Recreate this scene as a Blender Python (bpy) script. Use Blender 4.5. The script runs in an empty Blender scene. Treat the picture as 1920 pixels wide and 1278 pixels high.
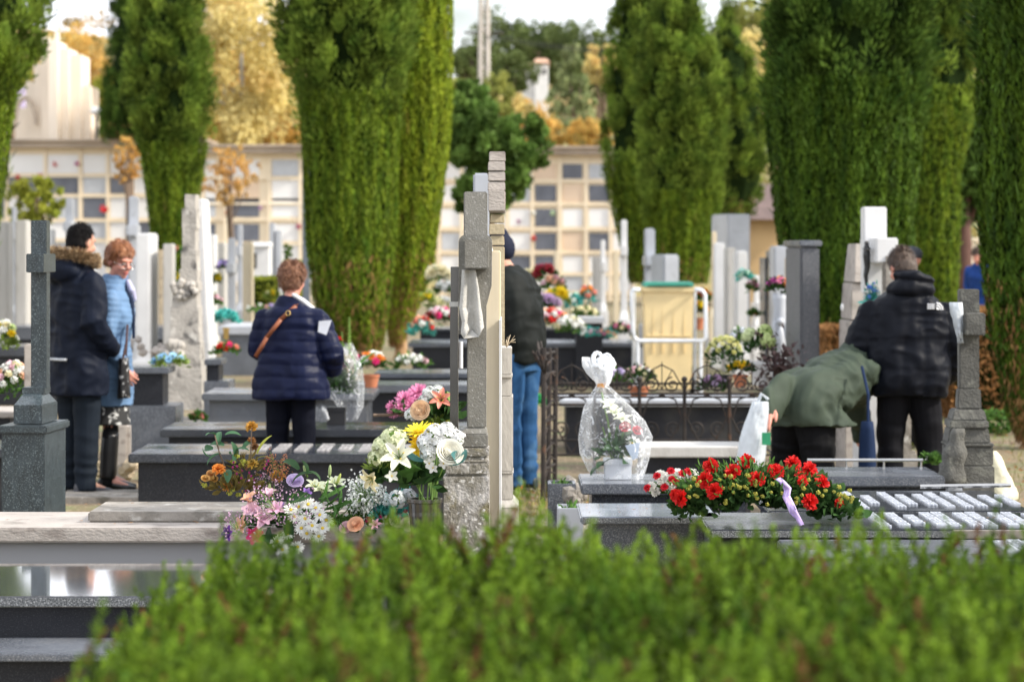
import bpy, bmesh, math, random
import numpy as np
from mathutils import Vector, Matrix, noise, Euler
PI=math.pi; rad=math.radians
rng=np.random.default_rng(7); random.seed(7)
S=bpy.context.scene; COL=S.collection
F=5333.0; HZ=466.0; CZ=1.6
def P(px,py,d): return Vector(((px-960)*d/F, d, CZ-(py-HZ)*d/F))
def X(px,d): return (px-960)*d/F
def Z(py,d): return CZ-(py-HZ)*d/F
# ---------------------------------------------------------------- materials
_M={}
def lin(c): return tuple(c)+(1,) if len(c)==3 else c
def mat(name, base, rough=.6, metal=0, var=.15, scale=6, bump=0, bscale=60, stain=None, speck=None, spec=.5, trans=0, stretch=None, attr=0, hue=None, coat=0, rvar=0):
    """stain=(color,scale,lo,hi); speck=(color,scale,lo,hi); trans=translucent share; attr=use of the per-leaf random value"""
    if name in _M: return _M[name]
    m=bpy.data.materials.new(name); _M[name]=m; m.use_nodes=True
    nt=m.node_tree; N=nt.nodes; L=nt.links
    b=N['Principled BSDF']; out=N['Material Output']
    b.inputs['Roughness'].default_value=rough; b.inputs['Metallic'].default_value=metal
    b.inputs['Specular IOR Level'].default_value=spec
    if coat: b.inputs['Coat Weight'].default_value=coat; b.inputs['Coat Roughness'].default_value=.05
    tc=N.new('ShaderNodeTexCoord'); vec=tc.outputs['Object']
    if stretch:
        mp=N.new('ShaderNodeMapping'); mp.inputs['Scale'].default_value=stretch; L.new(vec,mp.inputs['Vector']); svec=mp.outputs['Vector']
    else: svec=vec
    def nz(sc,v,det=4):
        n=N.new('ShaderNodeTexNoise'); n.inputs['Scale'].default_value=sc; n.inputs['Detail'].default_value=det; L.new(v,n.inputs['Vector']); return n.outputs['Fac']
    def ramp(f,lo,hi):
        r=N.new('ShaderNodeMapRange'); r.inputs['From Min'].default_value=lo; r.inputs['From Max'].default_value=hi; L.new(f,r.inputs['Value']); return r.outputs['Result']
    def mix(f,a,c):
        x=N.new('ShaderNodeMix'); x.data_type='RGBA'; L.new(f,x.inputs[0])
        for s,v in ((6,a),(7,c)):
            if isinstance(v,tuple): x.inputs[s].default_value=lin(v)
            else: L.new(v,x.inputs[s])
        return x.outputs[2]
    lo=tuple(max(0,c*(1-var)) for c in base); hi=tuple(min(1,c*(1+var)) for c in base)
    if hue: lo,hi=tuple(base),tuple(hue)
    c=mix(ramp(nz(scale,svec),.3,.7),lo,hi)
    if attr:
        a=N.new('ShaderNodeAttribute'); a.attribute_name='rnd'
        mm=N.new('ShaderNodeMix'); mm.data_type='RGBA'; mm.blend_type='MULTIPLY'; mm.inputs[0].default_value=1
        mr=N.new('ShaderNodeMapRange'); mr.inputs['To Min'].default_value=1-attr; mr.inputs['To Max'].default_value=1+attr; L.new(a.outputs['Fac'],mr.inputs['Value'])
        L.new(c,mm.inputs[6]); L.new(mr.outputs['Result'],mm.inputs[7]); c=mm.outputs[2]
    for q in (stain if isinstance(stain,list) else [stain]) if stain else []:
        c=mix(ramp(nz(q[1],svec,6),q[2],q[3]),c,q[0])
    if speck: c=mix(ramp(nz(speck[1],vec,2),speck[2],speck[3]),c,speck[0])
    L.new(c,b.inputs['Base Color'])
    if rvar:
        q_=N.new('ShaderNodeMapRange'); q_.inputs['To Min'].default_value=rough; q_.inputs['To Max'].default_value=rough+rvar; q_.inputs['From Min'].default_value=.45; q_.inputs['From Max'].default_value=.7; L.new(nz(2.3,vec,7),q_.inputs['Value']); L.new(q_.outputs['Result'],b.inputs['Roughness'])
    if bump:
        bp=N.new('ShaderNodeBump'); bp.inputs['Strength'].default_value=bump; bp.inputs['Distance'].default_value=.01
        L.new(nz(bscale,svec,5),bp.inputs['Height']); L.new(bp.outputs['Normal'],b.inputs['Normal'])
    if trans:
        t=N.new('ShaderNodeBsdfTranslucent'); L.new(c,t.inputs['Color']); ms=N.new('ShaderNodeMixShader'); ms.inputs[0].default_value=trans
        L.new(b.outputs[0],ms.inputs[1]); L.new(t.outputs[0],ms.inputs[2]); L.new(ms.outputs[0],out.inputs['Surface'])
    return m
GR=mat('granite_dark',(.036,.041,.052),.12,var=.25,scale=3,rvar=.3,stain=((.09,.09,.09),3.5,.6,.85),speck=((.16,.17,.19),260,.56,.72),bump=.03,bscale=200)
GRS=mat('granite_side',(.014,.015,.02),.4,var=.3,scale=3,rvar=.3,stain=((.075,.07,.062),2.6,.56,.85),speck=((.07,.075,.085),260,.55,.75),spec=.3)
GRM=mat('granite_mid',(.085,.095,.115),.2,var=.25,scale=4,rvar=.35,stain=((.16,.155,.145),3,.58,.85),speck=((.26,.27,.29),240,.5,.7))
GRE=mat('granite_edge',(.07,.075,.08),.55,var=.3,scale=40,speck=((.32,.33,.34),220,.48,.66),bump=.5,bscale=160)
GRC=mat('granite_green',(.03,.041,.048),.3,var=.35,scale=12,speck=((.16,.2,.21),170,.54,.72),stretch=(3,3,1))
STW=mat('stone_weathered',(.27,.245,.215),.85,var=.25,scale=5,stain=[((.12,.11,.09),7,.5,.68),((.5,.48,.44),16,.58,.72)],bump=.6,bscale=50)
STP=mat('stone_pale',(.4,.36,.325),.85,var=.15,scale=4,stain=[((.2,.17,.15),9,.54,.76),((.15,.15,.12),2.2,.6,.8)],bump=.4,bscale=60,stretch=(1,1,2))
CONC=mat('concrete_grey',(.2,.193,.172),.9,var=.2,scale=9,stain=[((.13,.12,.1),6,.52,.72)],speck=((.34,.33,.31),90,.6,.72),bump=.3,bscale=150)
LICH=mat('stone_lichen',(.2,.185,.155),.9,var=.3,scale=8,stain=[((.5,.48,.47),9,.47,.6),((.22,.19,.08),14,.6,.74)],speck=((.62,.6,.58),60,.58,.66),bump=.8,bscale=70)
DSTN=mat('stone_dark',(.1,.098,.088),.88,var=.3,scale=10,stain=((.2,.2,.17),13,.55,.75),bump=.7,bscale=80)
MAR=mat('marble_white',(.68,.68,.685),.45,var=.08,scale=3,stain=[((.42,.42,.42),5,.6,.82),((.3,.28,.25),1.6,.66,.85)])
MAO=mat('marble_aged',(.5,.485,.46),.6,var=.15,scale=3,stain=[((.28,.26,.23),4,.56,.78)],bump=.2,stretch=(1,1,.4))
MARG=mat('marble_grey',(.42,.44,.48),.4,var=.12,scale=3,stain=((.28,.29,.31),6,.58,.8))
CRM=mat('stone_cream',(.72,.62,.45),.55,var=.07,scale=5,stretch=(6,6,.8))
OLD=mat('stone_sandy',(.44,.36,.25),.8,var=.18,scale=10,stain=((.2,.17,.14),14,.55,.75),bump=.5,bscale=60)
PLA=mat('plaster_cream',(.84,.72,.54),.8,var=.06,scale=.8)
WHT=mat('paint_white',(.8,.79,.77),.5,var=.04)
IRON=mat('iron_rusty',(.035,.028,.025),.7,metal=.3,var=.4,scale=20,stain=((.12,.06,.035),12,.58,.75))
STEEL=mat('steel',(.5,.49,.47),.22,metal=1,var=.1,scale=10)
STEELD=mat('steel_dark',(.16,.155,.15),.25,metal=1,var=.06,scale=10)
GOLD=mat('brass',(.6,.42,.16),.35,metal=1)
TERRA=mat('terracotta',(.45,.16,.08),.8,var=.15)
BLKP=mat('plastic_black',(.02,.02,.022),.4)
BARK=mat('bark',(.17,.12,.085),.9,var=.3,scale=8,stretch=(4,4,.7),bump=.8,bscale=20)
BARKO=mat('bark_orange',(.4,.24,.12),.9,var=.3,scale=8,stretch=(4,4,.7),bump=.8,bscale=20)
# ---------------------------------------------------------------- mesh building
class MB:
    def __init__(s): s.v=[]; s.f=[]; s.m=[]; s.n=0; s.r=[]
    def add(s,v,f,mi=0,r=None):
        v=np.asarray(v,float).reshape(-1,3); s.v.append(v)
        s.f+= [tuple(int(i)+s.n for i in q) for q in f]; s.m+=[mi]*len(f); s.n+=len(v)
        s.r.append(np.full(len(v),.5) if r is None else (np.full(len(v),r) if np.isscalar(r) else r))
        return s
    def box(s,c,size,rz=0,mi=0,taper=1,tapery=None):
        x,y,z=[q/2 for q in size]; ty=taper if tapery is None else tapery
        v=np.array([[-x,-y,-z],[x,-y,-z],[x,y,-z],[-x,y,-z],[-x*taper,-y*ty,z],[x*taper,-y*ty,z],[x*taper,y*ty,z],[-x*taper,y*ty,z]])
        if rz: c_,s_=math.cos(rz),math.sin(rz); v=v@np.array([[c_,s_,0],[-s_,c_,0],[0,0,1]])
        return s.add(v+np.array(c),[(0,3,2,1),(4,5,6,7),(0,1,5,4),(1,2,6,5),(2,3,7,6),(3,0,4,7)],mi)
    def bx(s,x0,x1,y0,y1,z0,z1,mi=0,**k): return s.box(((x0+x1)/2,(y0+y1)/2,(z0+z1)/2),(x1-x0,y1-y0,z1-z0),mi=mi,**k)
    def rings(s,R,mi=0,caps=True,r=None):
        R=np.asarray(R,float); k,n=R.shape[:2]; f=[]
        for i in range(k-1):
            for j in range(n): a=i*n+j; b=i*n+(j+1)%n; f.append((a,b,b+n,a+n))
        v=R.reshape(-1,3)
        if caps: f.append(tuple(range(n))[::-1]); f.append(tuple(range((k-1)*n,k*n)))
        return s.add(v,f,mi,r)
    def lathe(s,c,prof,n=20,mi=0,sx=1,sy=1,caps=True,flute=0):
        a=np.arange(n)*2*PI/n; R=[]
        for q in prof:
            rr=q[0]*(1+flute*np.cos(a*n/2)) if flute else q[0]
            R.append(np.stack([c[0]+rr*np.cos(a)*sx,c[1]+rr*np.sin(a)*sy,np.full(n,c[2]+q[1])],1))
        return s.rings(R,mi,caps)
    def tube(s,pts,rs,n=8,mi=0,ball=False,r=None):
        pts=[Vector(p) for p in pts]
        if np.isscalar(rs): rs=[rs]*len(pts)
        rs=list(rs)
        if ball:
            d0=(pts[0]-pts[1]).normalized(); d1=(pts[-1]-pts[-2]).normalized(); a,b=[],[]
            for t in (80,60,35): a.append((pts[0]+d0*rs[0]*math.sin(rad(t)),rs[0]*math.cos(rad(t))))
            for t in (35,60,80): b.append((pts[-1]+d1*rs[-1]*math.sin(rad(t)),rs[-1]*math.cos(rad(t))))
            pts=[q[0] for q in a]+pts+[q[0] for q in b]; rs=[q[1] for q in a]+rs+[q[1] for q in b]
        R=[]; u=None
        for i,p in enumerate(pts):
            t=(pts[min(i+1,len(pts)-1)]-pts[max(i-1,0)]); t=t.normalized() if t.length>1e-9 else Vector((0,0,1))
            if u is None: u=t.orthogonal().normalized()
            u=(u-t*u.dot(t)); u=u.normalized() if u.length>1e-6 else t.orthogonal().normalized()
            w=t.cross(u)
            R.append([p+(u*math.cos(2*PI*j/n)+w*math.sin(2*PI*j/n))*rs[i] for j in range(n)])
        return s.rings([[tuple(q) for q in g] for g in R],mi,True,r)
    def ell(s,c,rr,n=14,k=9,mi=0,rot=None):
        if np.isscalar(rr): rr=(rr,)*3
        th=np.linspace(.12,PI-.12,k); a=np.arange(n)*2*PI/n
        R=np.array([[[math.sin(t)*math.cos(q)*rr[0],math.sin(t)*math.sin(q)*rr[1],-math.cos(t)*rr[2]] for q in a] for t in th])
        if rot is not None: R=R@np.array(rot.to_matrix() if hasattr(rot,'to_matrix') else rot).T
        return s.rings(R+np.array(c),mi)
    def build(s,name,mats,parent=None,bevel=0,smooth=False,xf=None):
        if not isinstance(mats,(list,tuple)): mats=[mats]
        me=bpy.data.meshes.new(name)
        V=np.concatenate(s.v) if s.v else np.zeros((0,3))
        if xf is not None: V=xf(V)
        o=bpy.data.objects.new(name,me)
        if parent is not None and not getattr(s,'local',False): V=V-np.array(parent.location)
        me.from_pydata(V.tolist(),[],s.f)
        for q in mats: me.materials.append(q)
        if len(mats)>1: me.polygons.foreach_set('material_index',np.array(s.m,np.int32))
        if not bevel:
            at=me.attributes.new('rnd','FLOAT','POINT'); at.data.foreach_set('value',np.concatenate(s.r).astype(np.float32))
        else:
            bm=bmesh.new(); bm.from_mesh(me)
            es=[e for e in bm.edges if len(e.link_faces)==2 and e.calc_face_angle(0)>rad(25)]
            bmesh.ops.bevel(bm,geom=es,offset=bevel,segments=2,affect='EDGES',clamp_overlap=True); bm.to_mesh(me); bm.free()
        if smooth: me.polygons.foreach_set('use_smooth',np.ones(len(me.polygons),bool))
        COL.objects.link(o)
        if parent is not None: o.parent=parent
        me.update(); return o
def tag(o,label=None,cat=None,group=None,kind=None):
    if label: o['label']=label
    if cat: o['category']=cat
    if group: o['group']=group
    if kind: o['kind']=kind
    return o
def thing(name,label,cat,loc,group=None):
    o=bpy.data.objects.new(name,None); COL.objects.link(o); o.location=loc; o.empty_display_size=.1
    return tag(o,label,cat,group)
def struct(o): o['kind']='structure'; return o
def quads(mb,c,t,w,L,W,r=None,mi=0,rhomb=True):
    """many leaf blades: centres c, long axis t, width axis w"""
    n=len(c); L=np.broadcast_to(L,(n,)).reshape(-1,1); W=np.broadcast_to(W,(n,)).reshape(-1,1)
    if rhomb: v=np.stack([c-t*L/2,c+w*W/2,c+t*L/2,c-w*W/2],1)
    else: v=np.stack([c-t*L/2-w*W/2,c-t*L/2+w*W/2,c+t*L/2+w*W/2,c+t*L/2-w*W/2],1)
    f=np.arange(n*4).reshape(n,4)
    rr=np.repeat(rng.random(n) if r is None else r,4)
    mb.v.append(v.reshape(-1,3)); base=mb.n; mb.f+= [tuple(q) for q in (f+base).tolist()]; mb.m+=[mi]*n; mb.n+=n*4; mb.r.append(rr)
def unit(a): return a/(np.linalg.norm(a,axis=-1,keepdims=True)+1e-9)
def rdir(n): return unit(rng.normal(size=(n,3)))
def perp(t):
    return unit(np.cross(t,rdir(len(t))))
# ---------------------------------------------------------------- foliage
def fol(name,a,b,tr=.3,scale=3,attr=.45,stretch=None,stain=None,rough=.6): return mat(name,a,rough,hue=b,scale=scale,attr=attr,trans=tr,stretch=stretch,stain=stain,spec=.1)
def cypress(label,prof,d,mtrim,mrough,yrough,ybase,up=3.0,trunk=None,dens=1,lean=0,group='cypresses between the graves',twin=None):
    prof=sorted(prof); zs=np.array([Z(p[0],d) for p in prof]); xc=np.array([X((p[1]+p[2])/2,d) for p in prof]); rr=np.array([(p[2]-p[1])/2*d/F for p in prof])
    zt=zs[0]+up; zs=np.concatenate([[zt,zs[0]+up*.5],zs]); xc=np.concatenate([[xc[0]]*2,xc]); rr=np.concatenate([[.05,rr[0]*.8],rr])
    o=np.argsort(zs); zs,xc,rr=zs[o],xc[o],rr[o]
    t=thing('cypress_tree',label,'tree',(float(xc[0]),d,0),group)
    gx=lambda z:np.interp(z,zs,xc); gr=lambda z:np.interp(z,zs,rr)
    zr=Z(yrough,d); z0=zs[0]
    n=36; H=np.arange(z0,zt,.12); a=np.arange(n)*2*PI/n; R=[]
    for z in H:
        k=1.0 if z<zr else 0
        rad_=[gr(z)*(.88 if k else .72)*(1+ (.05 if k else .16)*noise.noise(Vector((math.cos(q)*2.2+d,math.sin(q)*2.2,z*(.8 if k else 2.2))))) for q in a]
        R.append([[gx(z)+rad_[j]*math.cos(a[j]),d+rad_[j]*math.sin(a[j]),z] for j in range(n)])
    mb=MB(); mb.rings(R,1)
    # blades
    def samp(za,zb,per):
        area=(zb-za)*2*PI*float(np.mean(gr(np.linspace(za,zb,30)))); N=int(area*per*dens)
        z=rng.uniform(za,zb,N*2); w=gr(z)/rr.max(); z=z[rng.random(N*2)<w][:N]
        th=rng.uniform(-PI,PI,len(z)); keep=(np.sin(th)<.35)|(rng.random(len(z))<.35); return z[keep],th[keep]
    if zr>z0:
        z,th=samp(z0,min(zr+.3,zt),2300)
        flute=1+.022*np.sin(th*11+np.sin(z*1.3)*1.5+d)+.016*np.sin(th*23+z*1.7)
        r_=gr(z)*flute*(1-.09*rng.random(len(z))**2)
        nrm=np.stack([np.cos(th),np.sin(th),0*z],1); c=np.stack([gx(z)+r_*np.cos(th),d+r_*np.sin(th),z],1)
        tt=unit(np.array([0,0,1.])+nrm*.5*rng.normal(.5,.6,(len(z),1))+rdir(len(z))*.42); ww=unit(np.cross(tt,nrm+rdir(len(z))*.7))
        quads(mb,c,tt,ww,rng.uniform(.04,.11,len(z)),rng.uniform(.016,.034,len(z)),r=np.clip(rng.normal(.5,.22,len(z))+.22*np.sin(th*13+np.sin(z*2.1)*1.8+d)*np.sin(z*2.7+th*5),0,1),mi=0)
    if zt>zr:
        z,th=samp(max(zr-.25,z0),zt,22)
        cr=gr(z)*rng.uniform(.76,.97,len(z)); cc=np.stack([gx(z)+cr*np.cos(th),d+cr*np.sin(th),z],1); nn=np.stack([np.cos(th),np.sin(th),.5+0*z],1)
        k=105; c=np.repeat(cc,k,0); nn=unit(np.repeat(nn,k,0)); s_=np.repeat(rng.uniform(.09,.22,len(z))*min(1,float(rr.max())/.7),k)[:,None]
        dd=rdir(len(c)); c=c+dd*s_*rng.random((len(c),1))**.4*np.array([1,1,1.5]); tt=unit(dd*.8+nn*.6+np.array([0,0,.8])); ww=perp(tt)
        rv=np.repeat(rng.uniform(0,1,len(z)),k)*.75+rng.random(len(c))*.25
        quads(mb,c,tt,ww,rng.uniform(.06,.13,len(c)),rng.uniform(.02,.04,len(c)),r=rv,mi=2)
    n=int(500*dens); z=rng.uniform(z0,zt,n); th=rng.uniform(-PI,PI,n); nn=np.stack([np.cos(th),np.sin(th),0*th],1); r_=gr(z)*rng.uniform(.97,1.09,n); c=np.stack([gx(z)+r_*np.cos(th),d+r_*np.sin(th),z],1); tt=unit(nn*.5+np.array([0,0,1.])+rdir(n)*.4); quads(mb,c,tt,perp(tt),rng.uniform(.08,.2,n),.02,mi=2)
    n=int(2600*dens) if trunk else int(500*dens); z=z0+rng.random(n)**2*(1.3 if trunk else .5); th=rng.uniform(-PI,PI,n); nn=np.stack([np.cos(th),np.sin(th),0*th],1); r_=gr(z)*rng.uniform(.9,1.02,n); c=np.stack([gx(z)+r_*np.cos(th),d+r_*np.sin(th),z],1); tt=unit(np.array([0,0,1.])+rdir(n)*.4); quads(mb,c,tt,unit(np.cross(tt,nn)),rng.uniform(.05,.15,n),.018,mi=3)
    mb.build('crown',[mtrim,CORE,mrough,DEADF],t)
    tb=MB()
    for (tx,r0) in (trunk or [(0,.12)]):
        x=float(xc[0])+tx; tb.tube([(x,d,-.05),(x+.01,d,z0*.4),(x+.02-.3*tx,d,z0+.3),(float(xc[0]),d,z0+1.2)],[r0*1.35,r0,r0*.9,r0*.6],12)
    tb.build('trunk',BARKO if trunk else BARK,t,smooth=True)
    return t
DEADF=fol('dead_foliage',(.2,.1,.04),(.34,.2,.08),.25,5,.5)
CORE=mat('foliage_core',(.012,.022,.006),1,var=.3,spec=.03)  # near-black inner body, shade of the foliage gaps put into its colour
def crown_cloud(mb,cen,rad3,ncl,per,lsz,mi=0,clr=.3,flat=1,hang=0):
    cen=np.array(cen); rad3=np.array(rad3)
    u=rdir(ncl)*(.35+.65*rng.random((ncl,1))**.5); cc=cen+u*rad3
    cs=rng.uniform(.6,1.2,ncl)*clr*rad3.mean()
    c=np.repeat(cc,per,0); s_=np.repeat(cs,per)[:,None]; dd=rdir(len(c)); c=c+dd*s_*rng.random((len(c),1))**.35*np.array([1,1,flat])
    tt=unit(dd+rdir(len(c))*.8+np.array([0,0,-hang])); ww=perp(tt)
    rv=np.clip(np.repeat(rng.random(ncl),per)*.6+rng.random(len(c))*.4,0,1)
    quads(mb,c,tt,ww,rng.uniform(.7,1.3,len(c))*lsz,rng.uniform(.35,.7,len(c))*lsz,r=rv,mi=mi)
    return cc
def tree(name,label,cat,px,d,wpx,ytop,ybot,m,ncl=60,per=60,lsz=.2,group=None,bark=None,clr=.3,z0=0,hang=0,flat=1,limbs=8,tr=.12,ry=None,shape=1):
    x=X(px,d); w=wpx*d/F/2; zt=Z(ytop,d); zb=Z(ybot,d); t=thing(name,label,cat,(x,d,z0),group)
    mb=MB(); zc=(zt+zb)/2; h=(zt-zb)/2; ry_=ry or w*.8
    if shape==1: cc=crown_cloud(mb,(x,d,zc),(w,ry_,h),ncl,per,lsz,clr=clr,hang=hang,flat=flat)
    elif shape==3:
        cc=[]
        for i in range(9):
            a=i*2.4; q=.62*math.sqrt(i/8); cc.append(crown_cloud(mb,(x+w*q*math.cos(a),d+ry_*q*math.sin(a),zc+h*(.55*math.sin(i*1.9)+.15*(1-q*2))),(w*.55,ry_*.5,h*.5),ncl//9,per,lsz,clr=clr*1.6,hang=hang,flat=flat))
        cc=np.concatenate(cc)
    else: # conical
        cc=[]
        for i in range(6):
            f=i/5; cc.append(crown_cloud(mb,(x,d,zb+h*.2+f*h*1.6),(w*(1-.75*f),ry_*(1-.75*f),h*.28),ncl//6,per,lsz,clr=clr*.8,hang=hang,flat=flat))
        cc=np.concatenate(cc)
    mb.build('crown',m,t)
    tb=MB(); hgt=zc+h*.3-z0; tb.tube([(x,d,z0-.1),(x+.02*hgt,d,z0+hgt*.5),(x,d,z0+hgt)],[tr*1.3,tr,tr*.45],9)
    for i in range(limbs):
        p=cc[int(rng.integers(len(cc)))]; b=z0+hgt*float(rng.uniform(.45,.85)); tb.tube([(x,d,b),((x+p[0])/2,(d+p[1])/2,(b+p[2])/2+.05*h),tuple(p)],[tr*.5,tr*.3,tr*.1],6)
    tb.build('trunk',bark or BARK,t,smooth=True)
    return t
def bush(name,label,cat,x0,x1,d,dep,z0,z1,m,n,lsz,box=True,group=None,core=True):
    t=thing(name,label,cat,((x0+x1)/2,d,z0),group); mb=MB(); c=np.array([(x0+x1)/2,d,(z0+z1)/2]); h=np.array([(x1-x0)/2,dep/2,(z1-z0)/2])
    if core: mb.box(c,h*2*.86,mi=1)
    u=rng.uniform(-1,1,(n,3)); ax=rng.integers(0,3,n); u[np.arange(n),ax]=np.sign(u[np.arange(n),ax])
    if not box: u=unit(u)
    p=c+u*h*(1-.14*rng.random((n,1))); tt=unit(u*.6+rdir(n)+np.array([0,0,.4])); quads(mb,p,tt,perp(tt),rng.uniform(.7,1.4,n)*lsz,rng.uniform(.4,.8,n)*lsz)
    mb.build('foliage',[m,CORE],t); return t
# ---------------------------------------------------------------- flowers
def petal(L,W,a0,a1,cup=0,nx=3,ny=5,p=.8,r0=0,z0=0,ruf=0):
    t=np.linspace(0,1,ny); a=a0+(a1-a0)*t; dx=np.sin(a)*L/(ny-1); dz=np.cos(a)*L/(ny-1)
    px=np.concatenate([[0],np.cumsum(dx[1:])]); pz=np.concatenate([[0],np.cumsum(dz[1:])])
    w=W/2*np.sin(PI*(t*.86+.1))**p; u=np.linspace(-1,1,nx); V=[]
    for i in range(ny):
        for q in u:
            o=cup*q*q*w[i]+ruf*rng.normal()*t[i]*W*.3
            V.append((r0+px[i]-math.cos(a[i])*o,q*w[i],z0+pz[i]+math.sin(a[i])*o))
    f=[(i*nx+j,i*nx+j+1,(i+1)*nx+j+1,(i+1)*nx+j) for i in range(ny-1) for j in range(nx-1)]
    return np.array(V),f
def wpetal(R,Zp,phi,dphi,nx=6,ruf=0):
    V=[]; ny=len(R); t=np.linspace(0,1,ny)
    for i in range(ny):
        for j in range(nx):
            u=-1+2*j/(nx-1); e=dphi*math.sqrt(max(.02,1-(1-math.sin(PI*min(.5,t[i]*.5+.12)))))*1
            z=Zp[i]-.18*abs(u)**3*t[i]*(Zp[-1]-Zp[0]); r=R[i]+ruf*rng.normal()*t[i]
            V.append((r*math.cos(phi+u*e),r*math.sin(phi+u*e),z))
    return np.array(V),[(i*nx+j,i*nx+j+1,(i+1)*nx+j+1,(i+1)*nx+j) for i in range(ny-1) for j in range(nx-1)]
def rotz(V,a): c,s=math.cos(a),math.sin(a); return V@np.array([[c,s,0],[-s,c,0],[0,0,1]])
_FL={}
def petmat(col,tr=.25): return mat('petal_%02d_%02d_%02d'%tuple(int(c*99) for c in col),col,.55,var=.12,scale=30,trans=tr,attr=.12,spec=.3)
YEL=(.85,.6,.02); CEN=mat('flower_centre',(.7,.5,.05),.8,var=.3,scale=200)
GRN=mat('stem_green',(.12,.22,.04),.6,var=.2)
def fmesh(kind,col,lod=1):
    k=(kind,col,lod)
    if k in _FL: return _FL[k]
    mb=MB(); mats=[petmat(col),CEN,GRN]
    def ringp(n,L,W,a0,a1,cup=0,jit=.1,off=None,p=.8,r0=0,z0=0,ruf=0,ny=4):
        for i in range(n):
            V,f=petal(L*rng.uniform(.88,1.08),W,rad(a0)+rng.normal()*jit,rad(a1)+rng.normal()*jit,cup,3,ny,p,r0,z0,ruf); mb.add(rotz(V,2*PI*i/n+rng.normal()*jit+(off or 0)),f,0,float(rng.random()))
    if kind=='daisy': ringp(16,1,.3,72,95,.2,.06,p=.5); mb.ell((0,0,.08),(.24,.24,.12),10,6,1)
    elif kind=='gerbera':
        ringp(20,1,.22,60,85,.1,.07,p=.5); ringp(16,.85,.2,45,70,.1,.07,.1,p=.5); ringp(12,.5,.18,20,45,.1); mb.ell((0,0,.15),(.2,.2,.12),10,6,1)
    elif kind=='mum':
        for n,L,a in ((7,.45,8),(11,.7,28),(15,.9,50),(18,1,72),(16,.95,92)): ringp(n,L,.26,a,a+12,.5,.12,rng.random(),p=.6)
    elif kind=='carnation':
        for n,L,a in ((7,.6,5),(10,.75,22),(13,.88,42),(15,.97,62),(14,.95,80)): ringp(n,L,.42,a,a+20,.2,.16,rng.random(),p=.35,ruf=.35)
    elif kind=='rose':
        for i,(n,r,h,fl) in enumerate(((2,.07,.8,-.02),(3,.15,.8,-.03),(3,.25,.8,-.03),(3,.36,.79,-.02),(4,.47,.77,.0),(4,.58,.73,.04),(5,.7,.66,.1),(5,.8,.56,.2))):
            for j in range(n):
                R=[r*.5,r*.95,r*1.06,r*1.06+.02,r+.1+max(0,fl)]; Zp=[-.3,-.05,.15,h*.74,h*.82]
                if i==0 and j==0: mb.ell((0,0,.3),(.3,.3,.26),10,7,0); mb.ell((0,0,.05),(.62,.62,.42),12,8,0)
                V,f=wpetal(R,Zp,2*PI*j/n+i*1.1,PI/n*1.7,7,.006); mb.add(V,f,0,float(rng.random()))
    elif kind=='lily':
        for i in range(6):
            V,f=petal(1,.4,rad(18),rad(100 if i%2 else 88),.55,5,8,.75); mb.add(rotz(V,PI/3*i),f,0,float(rng.random()))
        for i in range(5): a=i*1.256; mb.tube([(0,0,.05),(.1*math.cos(a),.1*math.sin(a),.3),(.25*math.cos(a),.25*math.sin(a),.5)],.018,5,2); mb.ell((.26*math.cos(a),.26*math.sin(a),.52),(.05,.03,.025),6,5,1)
    elif kind=='hydrangea':
        n=95; u=rdir(n); u[:,2]=np.abs(u[:,2])*1.1-.25; u=unit(u)
        for q in u:
            B=np.array(Vector(tuple(q)).to_track_quat('Z','Y').to_matrix()); h_=float(rng.random())
            for i in range(4):
                V,f=petal(.25,.22,rad(30+25*h_),rad(80),.2,3,3,.5); mb.add((rotz(V,PI/2*i+h_*3)+np.array([0,0,.66+.24*h_]))@B.T,f,0,float(rng.random()))
        mb.ell((0,0,0),.58,10,7,2)
    elif kind=='small': ringp(5,1,.62,60,88,.15,.05,p=.6,ny=4); mb.ell((0,0,.08),.14,6,4,1)
    elif kind=='bud': mb.ell((0,0,.4),(.38,.38,.6),10,7,0); mb.ell((0,0,0),(.3,.3,.3),8,5,2)
    elif kind=='trumpet':
        ringp(3,1,.6,10,70,.5,.1,p=.6); ringp(3,1,.6,20,85,.5,.1,1.05,p=.6)
    elif kind=='blob':
        n=26; u=rdir(n); u[:,2]=np.abs(u[:,2])
        for q in unit(u):
            B=np.array(Vector(tuple(q)).to_track_quat('Z','Y').to_matrix())
            V,f=petal(.7,.5,rad(20),rad(80),.3,3,3,.5); mb.add(V@B.T+q*.35,f,0,float(rng.random()))
    elif kind=='spike':
        for i in range(60):
            z=i/60*3; a=i*2.4; V,f=petal(.3,.2,rad(40),rad(60),.2,3,3); mb.add(rotz(V,a)*(1-.55*z/3)+np.array([0,0,z]),f,0,float(rng.random()))
        mb.tube([(0,0,-.5),(0,0,3)],.06,5,2)
    elif kind=='leaf':
        V,f=petal(1,.42,rad(30),rad(95),.35,5,8,.9); mb.add(V,f,0,.5)
        V,f=petal(.98,.03,rad(30),rad(95),0,3,8,.5); mb.add(V+np.array([0,0,.012]),f,0,.9)
    elif kind=='blade': V,f=petal(1,.13,rad(12),rad(70),.4,3,8,.7); mb.add(V,f,0,.5)
    elif kind=='wideleaf':
        V,f=petal(1,.62,rad(60),rad(100),.25,5,9,.8); mb.add(V,f,0,.5); V,f=petal(.97,.03,rad(60),rad(100),0,3,9,.5); mb.add(V+np.array([0,0,.012]),f,0,1)
    o=mb.build('flower_source',mats,None,smooth=kind in('lily','rose','bud','leaf','wideleaf','hydrangea','trumpet')); me=o.data; me.name=kind; bpy.data.objects.remove(o); _FL[k]=me; return me
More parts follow.
